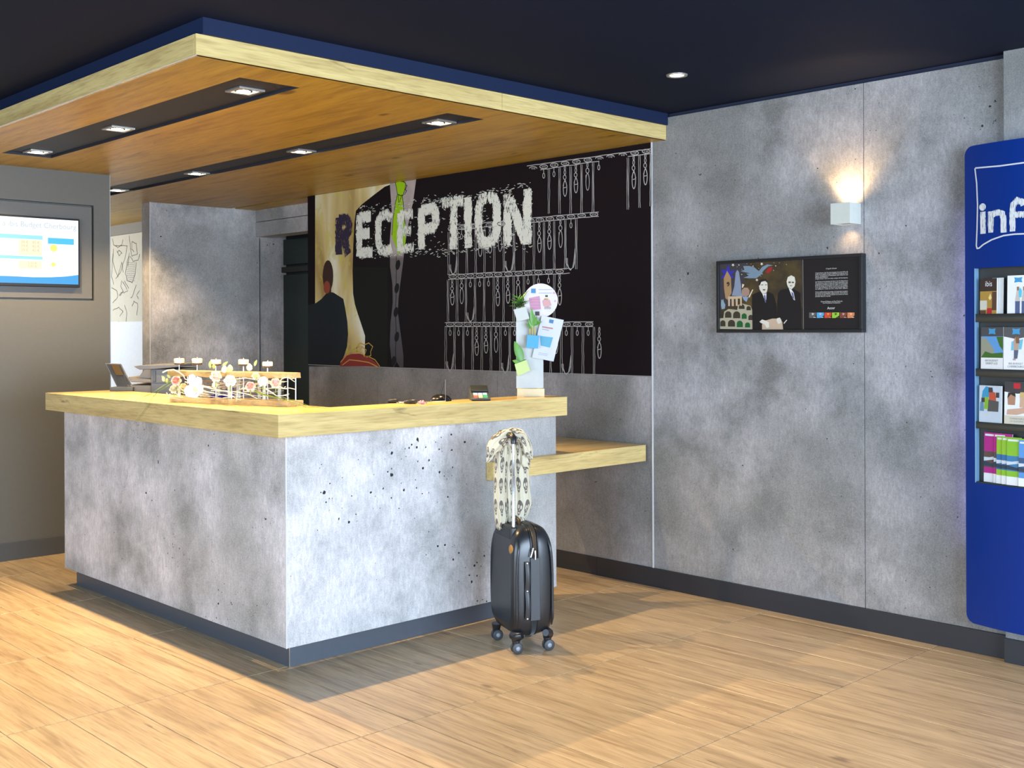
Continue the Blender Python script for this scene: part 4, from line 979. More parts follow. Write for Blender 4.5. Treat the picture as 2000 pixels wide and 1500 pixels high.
# side plate and carry strap with rivets
MB().hexa([sp3(a, b, z) for z in (.15, .435) for a, b in ((-.024, ys_-.002), (.024, ys_-.002), (.024, ys_+.01), (-.024, ys_+.01))]).build('side_plate', P('suit_plate', (.035, .04, .045), .45), suit, bevel=.003)
m = MB(); rows = []
for i in range(21):
    z = .16+.26*i/20; bow = .010*sin(pi*(i % 10)/10)+.003
    rows.append([sp3(-.052, ys_-bow, z), sp3(-.030, ys_-bow-.003, z), sp3(-.028, ys_-bow+.002, z), sp3(-.052, ys_-bow+.005, z)])
m.grid(rows, closed=True); m.build('side_strap', P('suit_strap', (.03, .033, .037), .4), suit)
for z in (.165, .29, .415): MB().sphere(sp3(-.043, ys_-.008, z), .0058).build('rivet', M_alu, suit)
# zip pullers
for da, dz in ((0, 0), (-.01, .012)):
    MB().tube([sp3(da-.004, ys_-.008, .47+dz), sp3(da-.004+(.0 if da == 0 else -.008), ys_-.012, .445+dz), sp3(da-.004+(.0 if da == 0 else -.012), ys_-.010, .43+dz)], [.004, .0035, .004], 8).build('zip_puller', M_alu, suit)
MB().box((0, 0, 0), (0, 0, 0)) if False else None
# top handle and trolley housing
MB().tube([sp3(-.028, -.055, Z1-.012), sp3(-.030, -.045, Z1+.012), sp3(-.030, 0, Z1+.02), sp3(-.030, .045, Z1+.012), sp3(-.028, .055, Z1-.012)], [.008, .009, .009, .009, .008], 10).build('carry_handle', P('handle_brown_black', (.05, .028, .012), .4), suit)
MB().hexa([sp3(a, b, z) for z in (Z1-.07, Z1-.008) for a, b in ((-.094, -.10), (-.055, -.10), (-.055, .10), (-.094, .10))]).build('trolley_housing', P('housing_black', (.01, .012, .016), .4), suit, bevel=.012, seg=3)
MB().lathe(sp3(-.0985, -.112, .47), [(.001, .003), (.012, .003), (.02, .001), (.024, -.004)], 18, -E1).build('housing_button', P('amber_button', (.35, .17, .03), .4), suit)
RZT = .985
rod = lambda b_: [sp3(-.072, b_, Z1-.03), sp3(-.072, b_, .80), sp3(-.072, b_, .802), sp3(-.072, b_, RZT-.03)]
for b_ in (-.085, .085):
    MB().tube(rod(b_), [.0085, .0085, .0065, .0065], 12).build('trolley_rod', P('rod_silver', (.78, .78, .76), .25, .9), suit)
MB().tube([sp3(-.072, -.088, RZT-.035), sp3(-.072, -.09, RZT-.008), sp3(-.072, -.07, RZT), sp3(-.072, .07, RZT), sp3(-.072, .09, RZT-.008), sp3(-.072, .088, RZT-.035)], [.013, .015, .015, .015, .015, .013], 12).build('trolley_grip', M_black, suit)
# wheels
M_rub = P('wheel_rubber', (.04, .045, .05), .5); 
for sa in (-1, 1):
    for sb_ in (-1, 1):
        c = sp3(sa*.078, sb_*.125, .026); 
        fk = MB(); fk.tube([sp3(sa*.078, sb_*.122, .078), sp3(sa*.078, sb_*.125, .052), sp3(sa*.078, sb_*.13, .032)], [.024, .019, .014], 12); fk.build('wheel_fork', P('fork_black', (.018, .02, .023), .3), suit)
        for q in (-1, 1):
            ax = -E2
            MB().lathe(c+E2*(q*.012-.004), [(.008, -.001), (.022, 0), (.0255, .002), (.0255, .008), (.022, .010), (.008, .011)], 22, -E2 if True else ax).build('wheel', M_rub, suit)
        MB().lathe(c-E2*.026, [(.002, .003), (.010, .002), (.012, -.002), (.012, -.01)], 14, -E2).build('wheel_hub', P('hub_grey', (.25, .28, .32), .3), suit)
for sa in (-1, 1): MB().tube([sp3(sa*.078-.02*sa, -.15, .085), sp3(sa*.078, -.13, .075), sp3(sa*.085, -.10, .078)], [.016, .026, .02], 10).build('wheel_housing', M_shell, suit)

# scarf hung over the trolley handle
mm, t, b = nt('skull_print_scarf', .75, 0, .2)
uv = N(t, 'ShaderNodeUVMap').outputs[0]
vr = N(t, 'ShaderNodeTexVoronoi', i_Scale=1.0); vr.voronoi_dimensions = '2D'; vr.inputs['Randomness'].default_value = .35
sc_ = mapping(t, uv, (12, 11, 1)); t.links.new(sc_, vr.inputs['Vector'])
sub_ = N(t, 'ShaderNodeVectorMath', operation='SUBTRACT'); t.links.new(sc_, sub_.inputs[0]); t.links.new(vr.outputs['Position'], sub_.inputs[1])
sep = N(t, 'ShaderNodeSeparateXYZ'); t.links.new(sub_.outputs[0], sep.inputs[0])
def ellm(cx, cy, rx, ry):
    a = math_(t, 'POWER', math_(t, 'MULTIPLY', math_(t, 'ABSOLUTE', math_(t, 'SUBTRACT', sep.outputs[0], cx)), 1/rx), 2.)
    c = math_(t, 'POWER', math_(t, 'MULTIPLY', math_(t, 'ABSOLUTE', math_(t, 'SUBTRACT', sep.outputs[1], cy)), 1/ry), 2.)
    return math_(t, 'LESS_THAN', math_(t, 'ADD', a, c), 1.)
cran = math_(t, 'MAXIMUM', ellm(0, .06, .33, .30), ellm(0, -.22, .18, .20))
hol = math_(t, 'MAXIMUM', math_(t, 'MAXIMUM', ellm(-.14, .02, .095, .10), ellm(.14, .02, .095, .10)), math_(t, 'MAXIMUM', ellm(0, -.13, .04, .06), ellm(0, -.28, .11, .03)))
mask = math_(t, 'MULTIPLY', cran, math_(t, 'SUBTRACT', 1., hol))
mask = math_(t, 'MULTIPLY', mask, .85)
t.links.new(mixc(t, mask, (.76, .71, .55), (.09, .075, .08)), b.inputs['Base Color'])
tr = N(t, 'ShaderNodeBsdfTranslucent'); t.links.new(mixc(t, mask, (.76, .71, .55), (.09, .075, .08)), tr.inputs[0])
mx = N(t, 'ShaderNodeMixShader'); mx.inputs[0].default_value = .3; t.links.new(b.outputs[0], mx.inputs[1]); t.links.new(tr.outputs[0], mx.inputs[2])
t.links.new(mx.outputs[0], t.nodes['Material Output'].inputs[0])
M_scarf = mm
rod0 = sp3(-.072, 0., 0); D0 = (rod0-EYE).dot(FW)
def cf(px, py, dd):   # point at a distance in front of / behind the handle, seen at that place
    d = ray(px, py); return EYE+d*(D0+dd)
scm = MB()
def drape(rows, depth, folds, seed, base=0., n=56, amp=.14):
    """closed pleated sleeve of cloth; rows = (px_left, px_right, py)"""
    rr = random.Random(seed); ph = rr.uniform(0, 6); G = []
    fine = []
    for a, b in zip(rows, rows[1:]):
        for k in range(5): fine.append([a[i]+(b[i]-a[i])*k/5 for i in range(3)])
    fine.append(list(rows[-1])); UVs = []
    for j, (xl, xr, y) in enumerate(fine):
        tt = j/len(fine); c = (xl+xr)/2; hw = (xr-xl)/2; r = []; uvr = []
        for i in range(n):
            q = 2*pi*i/n; rip = 1+amp*sin(folds*q+ph+tt*2.2)+.06*sin(3*q+ph*2-tt*5)+.03*sin(17*q+tt*9)
            r.append(cf(c+hw*cos(q)*(.93+.07*rip), y+2.0*sin(4*q+tt*4)+(1.5*sin(9*q) if j in (0, len(fine)-1) else 0), base-depth*sin(q)*rip))
            uvr.append((i/n*.56+seed*.13, -y/420.+tt*.02))
        G.append(r); UVs.append(uvr)
    b0 = len(scm.f); scm.grid(G, closed=True); nc = n
    for i in range(len(G)-1):
        for j in range(nc):
            jj = (j+1) % nc; u2 = UVs[i][jj][0] if jj else UVs[i][j][0]+.01
            scm.uv[b0+i*nc+j] = [UVs[i][j], (u2, UVs[i][jj][1]), (u2, UVs[i+1][jj][1]), UVs[i+1][j]]
    # close the ends
    for g_, rev in ((G[0], 1), (G[-1], 0)):
        cc = sum((Vector(p) for p in g_), Vector())/n
        bb = len(scm.f); scm.add(list(g_)+[cc], [((k+1) % n, k, n) if rev else (k, (k+1) % n, n) for k in range(n)], True)
        for k in range(n): scm.uv[bb+k] = [(k/n*.56, -.3), (k/n*.56+.01, -.3), (k/n*.56, -.31)]
drape([(978, 992, 850), (966, 994, 880), (965, 990, 930), (964, 990, 980), (966, 992, 1010), (969, 988, 1030), (974, 986, 1034)], .030, 7, 1, .030)
drape([(1000, 1020, 848), (1003, 1027, 880), (1001, 1033, 920), (1002, 1036, 960), (1001, 1039, 985), (1000, 1032, 1005), (1001, 1020, 1030), (1004, 1014, 1036)], .036, 8, 2, .045)
drape([(988, 1006, 870), (986, 1008, 930), (988, 1010, 1000), (990, 1016, 1038)], .02, 5, 3, .055)
# top bunch: a pleated roll over the grip, left flap drooping and right corner
def roll(pts, folds, seed, base=0., n=40, amp=.18, tip=1.):
    """pts = (px, py, radius_px, depth offset)"""
    rr = random.Random(seed); fine = []
    for k in range(len(pts)-1):
        for q in range(6): fine.append([pts[k][i]+(pts[k+1][i]-pts[k][i])*q/6 for i in range(4)])
    fine.append(list(pts[-1])); G = []; U = []
    for j, (x, y, r, dp) in enumerate(fine):
        a = fine[max(0, j-1)]; b = fine[min(len(fine)-1, j+1)]; tx_, ty = b[0]-a[0], b[1]-a[1]; L = sqrt(tx_*tx_+ty*ty) or 1; nx, ny = -ty/L, tx_/L
        ro_ = []; uu = []
        for i in range(n):
            q = 2*pi*i/n; rip = 1+amp*sin(folds*q+seed+j*.05)+.05*sin(13*q+j*.3)
            ro_.append(cf(x+nx*r*cos(q)*rip, y+ny*r*cos(q)*rip, base+dp-.032*sin(q)*rip*min(1, r/12))); uu.append((i/n*.45+seed*.2, -j*.0085))
        G.append(ro_); U.append(uu)
    b0 = len(scm.f); scm.grid(G, closed=True)
    for i in range(len(G)-1):
        for j in range(n):
            jj = (j+1) % n; u2 = U[i][jj][0] if jj else U[i][j][0]+.01
            scm.uv[b0+i*n+j] = [U[i][j], (u2, U[i][jj][1]), (u2, U[i+1][jj][1]), U[i+1][j]]
roll([(951, 903, 2, -.01), (957, 890, 7, -.01), (962, 876, 12, -.005), (972, 862, 14, 0), (988, 852, 12, 0), (1004, 850, 10, .01), (1020, 853, 9, .015), (1028, 868, 9, .01), (1031, 882, 9, .01), (1036, 892, 5, .01), (1040, 897, 1, .01)], 5, 1.3, -.012)
roll([(985, 846, 3, .02), (1000, 845, 9, .03), (1016, 848, 9, .03), (1024, 856, 7, .03), (1026, 905, 10, .02), (1034, 915, 2, .02)], 4, 2.6, .0)
roll([(996, 1036, 4, -.01), (1004, 1036, 9, -.01), (1014, 1030, 10, -.01), (1018, 1015, 6, .0), (1008, 990, 3, .02)], 4, .4, .02)
sco = scm.build('scarf', M_scarf)
tag(sco, 'cream scarf with a dark skull print hanging over the suitcase handle', 'scarf')

# ================================================================== THINGS ON THE DESK
def anchored(px, py, z=ZK): return at(px, py, 2, z)
def CFr(p, yaw=0.):    # upright frame at p facing the camera, optionally turned
    r = Matrix.Rotation(yaw, 3, 'Z') @ RT; return Frame(p, r)
def m2(p, px, py, base=None):      # metres right / up of anchor p for a measured point, on the plane facing the camera
    D = (p-EYE).dot(FW); d = ray(px, py); q = EYE+d*D-p; return q.dot(RT), q.z
# --- magnet board: white post with a round head on an oak foot
p0 = (anchored(1010, 775)+anchored(1063, 775))/2; p0.z = ZK
def b4(x, y): return m2(p0, 740+x/5, 530+y/5)
mb_ = thing('magnet_board', 'white post shaped notice stand with a round head on a pale wooden foot', 'notice stand', p0)
F4 = CFr(p0)
a = b4(1350, 1225); c = b4(1617, 1145)
MB().fbox(F4, a[0], c[0], 0, c[1], -.05, .004).build('foot', P('pale_birch', (.66, .55, .34), .5), mb_, bevel=.0015)
a = b4(1342, 1143); c = b4(1605, 440)
MB().fbox(F4, a[0], c[0], a[1], c[1]+.05, -.012, -.006).build('post', P('board_enamel', (.44, .47, .46), .4), mb_, bevel=.001, seg=1)
cc = b4(1580, 285); rr_ = abs(b4(1747, 285)[0]-cc[0])
m = MB(); n = 40
fr = [F4.p(cc[0]+rr_*cos(2*pi*k/n), cc[1]+rr_*sin(2*pi*k/n), -.004) for k in range(n)]; bk = [v_-F4.n*.006 for v_ in fr]
m.add(fr+bk, [tuple(range(n)), tuple(reversed(range(n, 2*n)))]+[(k+n, (k+1) % n+n, (k+1) % n, k) for k in range(n)])
m.build('round_head', P('head_enamel', (.56, .53, .54), .5), mb_)
def prt(name, col, polys, off=-.0032, par=mb_):
    for p in polys: MB().poly(F4, [b4(*q) for q in p], off).build(name, P('sticker_'+name, tuple(c*.62 for c in col), .5), par)
def R4(x0, y0, x1, y1): return [(x0, y1), (x1, y1), (x1, y0), (x0, y0)]
prt('pink_block', (.70, .30, .48), [[(1465, 260), (1570, 240), (1582, 370), (1480, 378)]]); prt('pink_pig_shape', (.78, .42, .44), [[(1595, 290), (1620, 265), (1670, 280), (1685, 330), (1650, 350), (1605, 340)]])
prt('blue_emblem', (.06, .30, .58), [R4(1487, 168, 1532, 212)]); prt('black_tab', (.03, .03, .03), [R4(1530, 392, 1568, 432)], .001)
prt('grey_block', (.50, .48, .48), [R4(1615, 345, 1680, 368)]); prt('yellow_dots', (.75, .62, .10), [R4(1615, 262, 1655, 275)]); prt('pink_blossoms', (.80, .50, .56), [R4(1700, 200, 1722, 222), R4(1712, 280, 1730, 300)]); prt('black_figure', (.03, .03, .03), [R4(1625, 232, 1650, 250)], -.003)
for k in range(4): prt('pale_text_line', (.62, .50, .56), [R4(1475, 258+k*28, 1575, 262+k*28)], -.0028)
for k in range(2): prt('blue_text_line', (.40, .52, .70), [R4(1560, 175+k*35, 1690, 181+k*35)], -.0028)
# flyer
F5 = Frame(p0+F4.n*.012, F4.u, F4.v)
fy = thing('flyer', 'white sheet with a blue drawing stuck askew on the notice stand', 'flyer', p0+F4.n*.012+Vector((0, 0, .3)))
m = MB(); m.poly(F4, [b4(*q) for q in [(1495, 840), (1705, 880), (1805, 475), (1590, 432)]], .010).poly(F4, [b4(*q) for q in [(1590, 432), (1805, 475), (1705, 880), (1495, 840)]], .009)
m.build('sheet', P('flyer_paper', (.50, .52, .58), .6), fy)
prt('blue_drawing', (.12, .48, .68), [[(1572, 630), (1700, 645), (1670, 745), (1580, 725)]], .0106, fy); prt('emblem', (.06, .25, .50), [[(1665, 468), (1708, 476), (1700, 510), (1660, 502)]], .0106, fy)
prt('red_line', (.62, .25, .25), [[(1595, 535), (1700, 552), (1698, 566), (1592, 548)]], .0106, fy); prt('grey_line', (.45, .45, .5), [[(1593, 560), (1660, 572), (1658, 580), (1592, 568)]], .0106, fy)
prt('small_print', (.55, .60, .72), [[(1560, 790), (1650, 805), (1648, 812), (1558, 797)], [(1556, 805), (1646, 820), (1644, 827), (1554, 812)]], .0106, fy)
def leaf(m, base, d, up, L, w, curl=.25, n=6):
    base, d, up = Vector(base), Vector(d).normalized(), Vector(up).normalized(); s = d.cross(up).normalized(); up = s.cross(d)
    rows = []
    for i in range(n+1):
        t_ = i/n; ww = w*sin(pi*min(1, t_*.92+.06))**.8*(1-.3*t_); c = base+d*L*t_-up*curl*L*t_*t_
        rows.append([c-s*ww/2+up*ww*.15, c, c+s*ww/2+up*ww*.15])
    m.grid(rows)
M_leaf = P('leaf_green', (.04, .17, .02), .4, grain=.3); M_leaf2 = P('leaf_fresh', (.09, .26, .03), .4, grain=.3)
def vase(lab, quad, depth, col, colname, plant):
    t = thing('magnetic_planter', lab, 'planter', p0+F4.n*.006+Vector((0, 0, b4(*quad[0])[1])), 0, 'small planters stuck on the notice stand')
    q = [b4(*p) for p in quad]; mm_ = MB()
    fr = [F4.p(u, v, depth) for u, v in q]; bk = [F4.p(u, v, -.004) for u, v in q]
    # open-topped box: four sides and the back, bottom closed; quad given BL, BR, TR, TL
    mm_.add(fr+bk, [(0, 1, 2, 3), (0, 3, 7, 4), (5, 6, 2, 1), (4, 5, 1, 0), (7, 6, 5, 4)])
    mm_.build('pot', P(colname, col, .4), t)
    plant(t, q); return t
def pl1(t, q):
    m = MB(); rr = random.Random(2); c = F4.p((q[2][0]+q[3][0])/2, (q[2][1]+q[3][1])/2, .015)
    for k in range(34):
        a_ = rr.uniform(-1.25, 1.25); dd_ = F4.u*sin(a_)+F4.v*cos(a_)*.9+F4.n*rr.uniform(-.1, .5); o_ = c+F4.v*rr.uniform(0, .05)+F4.u*rr.uniform(-.02, .02); leaf(m, o_, dd_, F4.v+F4.n*.4, rr.uniform(.03, .055), .011, .3, 4)
    m.build('foliage', M_leaf, t)
    s_ = MB(); 
    for k in range(4): s_.tube([c-F4.v*.02, c+F4.v*.05+F4.u*(k-1.5)*.016], .0015, 5)
    s_.build('stems', P('stem_brown', (.12, .10, .04), .6), t)
def pl2(t, q):
    c = F4.p((q[2][0]+q[3][0])/2, (q[2][1]+q[3][1])/2, .02); m = MB()
    for dx, h in ((-.018, .045), (-.005, .05), (.008, .042)): m.tube([c+F4.u*dx-F4.v*.01, c+F4.u*dx+F4.v*h], .0042, 7)
    m.build('bamboo_stalks', P('stalk_yellow', (.45, .36, .10), .5), t); m = MB(); T = c+F4.v*.045
    for a_, L in ((-.1, .10), (.35, .055), (-.9, .045), (1.2, .045), (.1, .06), (-.5, .05)): leaf(m, T+F4.v*.01*a_, F4.u*sin(a_)+F4.v*cos(a_)+F4.n*.25, F4.n+F4.v*.3, L, .030, .15)
    m.build('foliage', M_leaf2, t)
def pl3(t, q):
    c = F4.p(*b4(1395, 880), .022); m = MB()
    leaf(m, c, F4.u*-.32+F4.v+F4.n*.1, F4.n+F4.u*.3, .112, .055, .12, 8); leaf(m, c-F4.v*.008, F4.u*-.9+F4.v*.25, F4.n, .05, .03, .3, 6); leaf(m, c, F4.u*.8+F4.v*.3, F4.n, .028, .012, .1, 4)
    m.build('foliage', M_leaf2, t)
vase('white cube planter with bushy fine leaves, topmost left on the notice stand', [(1350, 492), (1470, 462), (1435, 345), (1315, 375)], .035, (.46, .48, .45), 'planter_white', pl1)
bl = vase('bright blue cube planter with lucky bamboo, middle of the notice stand', [(1437, 745), (1552, 752), (1565, 628), (1450, 618)], .04, (.05, .30, .52), 'planter_blue', pl2)
vase('lime green cube planter with one broad leaf, lowest on the notice stand', [(1355, 1020), (1475, 965), (1440, 862), (1325, 905)], .035, (.45, .56, .20), 'planter_lime', pl3)

# --- card terminal
pt_ = (anchored(921, 782)+anchored(956, 783))/2
ct = thing('card_terminal', 'grey card payment terminal with coloured keys on the worktop', 'card terminal', pt_)
Ft = CFr(pt_, .12); wq = .049
def prof(F, pts, u0, u1):   # pts (depth toward viewer, v)
    m = MB(); n = len(pts); m.add([F.p(u0, v, d) for d, v in pts]+[F.p(u1, v, d) for d, v in pts], [tuple(range(n)), tuple(reversed(range(n, 2*n)))]+[((i+1) % n, i, i+n, (i+1) % n+n) for i in range(n)]); return m
prof(Ft, [(.02, 0), (.03, .012), (-.10, .052), (-.15, .056), (-.155, 0)], -wq, wq).build('body', P('terminal_grey', (.045, .052, .055), .45), ct, bevel=.006, seg=2)
def tp(u, s_, h=0.): d = .026-.126*s_/1.0; v = .0135+.04*s_; return Ft.p(u, v+h, d)
def tkey(u0, u1, s0_, s1_, col, nm):
    MB().hexa([tp(u0, s0_, .0), tp(u1, s0_, .0), tp(u1, s1_, .0), tp(u0, s1_, .0), tp(u0, s0_, .003), tp(u1, s0_, .003), tp(u1, s1_, .003), tp(u0, s1_, .003)]).build('key', P('key_'+nm, col, .4), ct)
for i, (nm, col) in enumerate((('red', (.60, .10, .05)), ('yellow', (.70, .62, .25)), ('green', (.04, .35, .12)))):
    tkey(-.034+i*.024, -.013+i*.024, .05, .18, col, nm)
    for j in range(3): tkey(-.034+i*.024, -.013+i*.024, .22+j*.11, .30+j*.11, (.45, .55, .70) if j else ((.60, .25, .15), (.65, .6, .5), (.05, .40, .2))[i], ('pale' if j else 'row'+nm))
MB().hexa([tp(-.04, .62, .001), tp(.04, .62, .001), tp(.04, .96, .001), tp(-.04, .96, .001), tp(-.044, .60, .012), tp(.044, .60, .012), tp(.044, 1.0, .020), tp(-.044, 1.0, .020)]).build('display_hood', P('terminal_black', (.01, .016, .018), .3), ct, bevel=.003)

# --- pen on a domed base with a chain
pe = anchored(861, 783)
pn = thing('desk_pen', 'black desk pen standing in its glossy domed holder', 'desk pen', pe)
MB().lathe(pe, [(.001, .034), (.02, .033), (.04, .024), (.052, .010), (.054, .0)], 26).build('holder', P('pen_black', (.008, .008, .009), .15, spec=.7), pn)
a = m2(pe, 740+585/5, 530+1215/5); c = m2(pe, 740+643/5, 530+1065/5); Fe = CFr(pe)
MB().tube([Fe.p(a[0], a[1]-.01), Fe.p((a[0]*.4+c[0]*.6), a[1]*.4+c[1]*.6), Fe.p(*c)], [.0055, .005, .0018], 10).build('pen', M_black, pn)
a = m2(pe, 740+652/5, 530+1055/5); c = m2(pe, 740+658/5, 530+1268/5)
MB().tube([Fe.p(a[0], a[1], .02), Fe.p(c[0], c[1]+.004, .058)], .0016, 5).build('chain', M_alu, pn)
q = anchored(740+440/5, 530+1280/5); MB().tube([Fe.p(c[0], .003, .058), pe+Vector((0, 0, .002))-FW*.062-RT*.03, q+Vector((0, 0, .002))], .0016, 5).build('chain', M_alu, pn)
# --- keys
for nm, lab, x0, x1, y, pink in (('key_ring', 'black car key with a keyring lying on the worktop, left of the two', 90, 225, 1288, 0), ('key_ring', 'black key fob with a pink tassel lying on the worktop, right of the two', 245, 425, 1296, 1)):
    a = anchored(740+x0/5, 530+y/5); c = anchored(740+x1/5, 530+y/5); mid = (a+c)/2; d_ = (c-a).normalized(); L = (c-a).length
    k_ = thing(nm, lab, 'keys', mid, 0, 'keys on the worktop')
    MB().tube([a+Vector((0, 0, .009)), a+d_*L*.2+Vector((0, 0, .011)), a+d_*L*.6+Vector((0, 0, .011)), a+d_*L*.72+Vector((0, 0, .008))], [.007, .010, .010, .005], 12).build('fob', P('fob_black', (.01, .01, .012), .3), k_)
    rg = MB(); cc_ = a+d_*L*.82; rg.tube([cc_+Vector((cos(q)*.016, sin(q)*.016, .003+.002*sin(q))) for q in [2*pi*i/20 for i in range(21)]], .0016, 6, False); rg.build('ring', P('ring_brass', (.6, .5, .35), .3, .9), k_)
    MB().tube([cc_+Vector((0, 0, .003)), cc_+d_*.03+FW*.015+Vector((0, 0, .003)), cc_+d_*.036+FW*.02+Vector((0, 0, .003))], [.002, .0045, .003], 6).build('key_blade', M_alu, k_)
    if pink:
        m = MB()
        for i in range(9): m.sphere(c+Vector((random.uniform(-.014, .014), random.uniform(-.014, .014), .005+random.uniform(0, .008))), .0058, 8)
        m.build('tassel', P('tassel_pink', (.75, .25, .30), .6), k_)

# --- printer on the work desk behind the front
pr0 = Vector((3.42, 6.0, .77))
DPr = (pr0-EYE).dot(FW)
def b2(x, y): return m2(pr0, 180+x/4.348, 660+y/4.348)
Fp = CFr(pr0)
prn = thing('printer', 'bulky grey office printer with an overhanging scanner lid behind the desk front', 'printer', pr0)
M_pg = P('printer_grey', (.13, .14, .155), .5); M_pb = P('printer_beige', (.22, .20, .165), .5)
def bp(n_, x0, y0, x1, y1, d0, d1, mat, z=None, bev=.006):
    a_ = b2(x0, y1); c_ = b2(x1, y0); v0 = a_[1] if z is None else z
    return MB().fbox(Fp, a_[0], c_[0], v0, c_[1], d0, d1).build(n_, mat, prn, bevel=bev)
def prf(n_, pts, d0, d1, mat):
    q = [b2(*p) for p in pts]; n = len(q); m = MB(); m.add([Fp.p(u, v, d1) for u, v in q]+[Fp.p(u, v, d0) for u, v in q], [tuple(reversed(range(n))), tuple(range(n, 2*n))]+[(i, (i+1) % n, (i+1) % n+n, i+n) for i in range(n)]); m.build(n_, mat, prn, bevel=.004)
bp('body', 515, 262, 760, 470, -.34, .04, M_pg, 0.)
prf('paper_support', [(395, 345), (455, 260), (515, 262), (515, 345)], -.30, .02, M_pb)
prf('output_tray', [(318, 330), (515, 345), (515, 378), (340, 372)], -.30, .03, M_pb)
bp('lower_body', 300, 398, 512, 470, -.34, .02, M_pb, 0.)
prf('scanner_lid', [(378, 238), (440, 230), (760, 222), (760, 245), (560, 262), (430, 268)], -.36, .06, M_pg)
bp('button_strip', 535, 275, 560, 370, .04, .045, P('printer_dark', (.05, .055, .06), .4), None, .001)
bp('drawer_gap', 515, 376, 760, 382, .0, .042, M_black, None, .0)
# --- louvred display seen from behind
ph0 = anchored(232, 764); 
ph0 = at(232, 764, 2, ZK)
Fh = CFr(ph0, 0.)
def b8(x, y): return m2(ph0, 180+x/9.09, 690+y/9.09)
lt = thing('desk_display', 'slanted grey desk display with a louvred back at the left end of the worktop', 'display', ph0)
q = [b8(*p) for p in ((440, 600), (725, 610), (450, 190), (165, 178))]
ds = [.0, .0, -.06, -.06]
m = MB(); fr = [Fh.p(u, v, d_) for (u, v), d_ in zip(q, ds)]; nn = (fr[1]-fr[0]).cross(fr[3]-fr[0]).normalized(); bk = [v_-nn*.012 for v_ in fr]
m.hexa([fr[0], fr[1], bk[1], bk[0], fr[3], fr[2], bk[2], bk[3]]); m.build('casing', P('display_grey', (.17, .175, .18), .4), lt, bevel=.002)
def onp(s_, t_, off=.001): return fr[0]*(1-s_)*(1-t_)+fr[1]*s_*(1-t_)+fr[2]*s_*t_+fr[3]*(1-s_)*t_+nn*off
for k in range(10):
    s_ = .07+k*.088
    m = MB(); m.hexa([onp(s_, .04, 0), onp(s_+.05, .04, 0), onp(s_+.05, .95, 0), onp(s_, .95, 0), onp(s_, .04, .004), onp(s_+.05, .04, .004), onp(s_+.05, .95, .004), onp(s_, .95, .004)]); m.build('louvre', P('louvre_slate', (.035, .045, .06), .4), lt)
m = MB(); m.hexa([onp(.32, .5, .003), onp(.80, .5, .003), onp(.80, .93, .003), onp(.32, .93, .003), onp(.32, .5, .006), onp(.80, .5, .006), onp(.80, .93, .006), onp(.32, .93, .006)]); m.build('amber_panel', P('amber_panel', (.10, .06, .02), .4), lt)
a_ = b8(330, 660); c_ = b8(745, 560)
MB().fbox(Fh, a_[0], c_[0], 0, .024, -.10, .02).build('base', P('display_base', (.09, .10, .09), .45), lt, bevel=.003)

# ================================================================== FLOWER ARRANGEMENT
fa0 = Vector((2.69, 4.86, ZK)) 
A0 = at(331, 785.5, 2, ZK); A1 = at(562, 795, 2, ZK); A0.z = A1.z = ZK
ax_ = (A1-A0).normalized(); Fa = Frame(A0, ax_); LA = (A1-A0).length   # board front face, seen from the lobby
ar = thing('floral_arrangement', 'low table arrangement of roses, orchid and bleached twigs between two oak boards', 'flower arrangement', (A0+A1)/2)
DA = .11
def pA(px, py, d=0.):   # point above the front face of the board
    dr_ = ray(px, py); F_ = Fa; o_ = A0+Fa.n*d; t_ = (o_-EYE).dot(Fa.n)/dr_.dot(Fa.n); return EYE+dr_*t_
def uA(px, py, d=0.): q = pA(px, py, d)-A0; return q.dot(Fa.u), q.z
hb = .026
MB().fbox(Fa, 0, LA, 0, hb, -DA, 0).build('base_board', wood('arr_oak', 1, c0=(.36, .24, .10), c1=(.64, .48, .24)), ar, bevel=.002)
t0 = uA(327, 733, -.02); t1 = uA(559.5, 741, -.02); tt0 = uA(327, 725.5, -.02)
zu0 = (t0[1]+t1[1])/2; zu1 = zu0+.026
rough = MB(); n = 18; rows = []
rr = random.Random(4)
for i in range(n+1):
    u = t0[0]+(t1[0]-t0[0])*i/n; j = rr.uniform(-.004, .004); k = rr.uniform(-.003, .003)
    rows.append([Fa.p(u, zu0+j, -.02+k), Fa.p(u, zu1, -.018+k), Fa.p(u, zu1, -DA-.01+j), Fa.p(u, zu0+k, -DA-.01)])
rough.grid(rows, closed=True); rough.add(rows[0], [(3, 2, 1, 0)]); rough.add(rows[-1], [(0, 1, 2, 3)])
o = rough.build('upper_board', wood('arr_oak_pale', 1, c0=(.42, .28, .10), c1=(.70, .54, .28)), ar)
for p in o.data.polygons: p.use_smooth = False
# glass tubes and rods carrying the upper board
M_glass, t, b = nt('clear_glass', .05); b.inputs['Alpha'].default_value = .32; b.inputs['Base Color'].default_value = (.75, .85, .82, 1)
for k, x in enumerate((350, 387, 415, 448, 459, 495, 516, 540)):
    u = uA(x, 780, -.03)[0]; 
    MB().lathe(Fa.p(u, hb, -.03-(k % 3)*.02), [(.001, 0), (.0085, .001), (.009, .004), (.009, zu0-hb-.012), (.0075, zu0-hb-.012), (.0075, .006), (.001, .004)], 14).build('glass_tube', M_glass, ar)
for s_ in (.04, .5, .96):
    for dd_ in (-.035, -.09): MB().tube([Fa.p(LA*s_, hb, dd_), Fa.p(LA*s_, zu0+.004, dd_)], .003, 8).build('metal_rod', M_alu, ar)
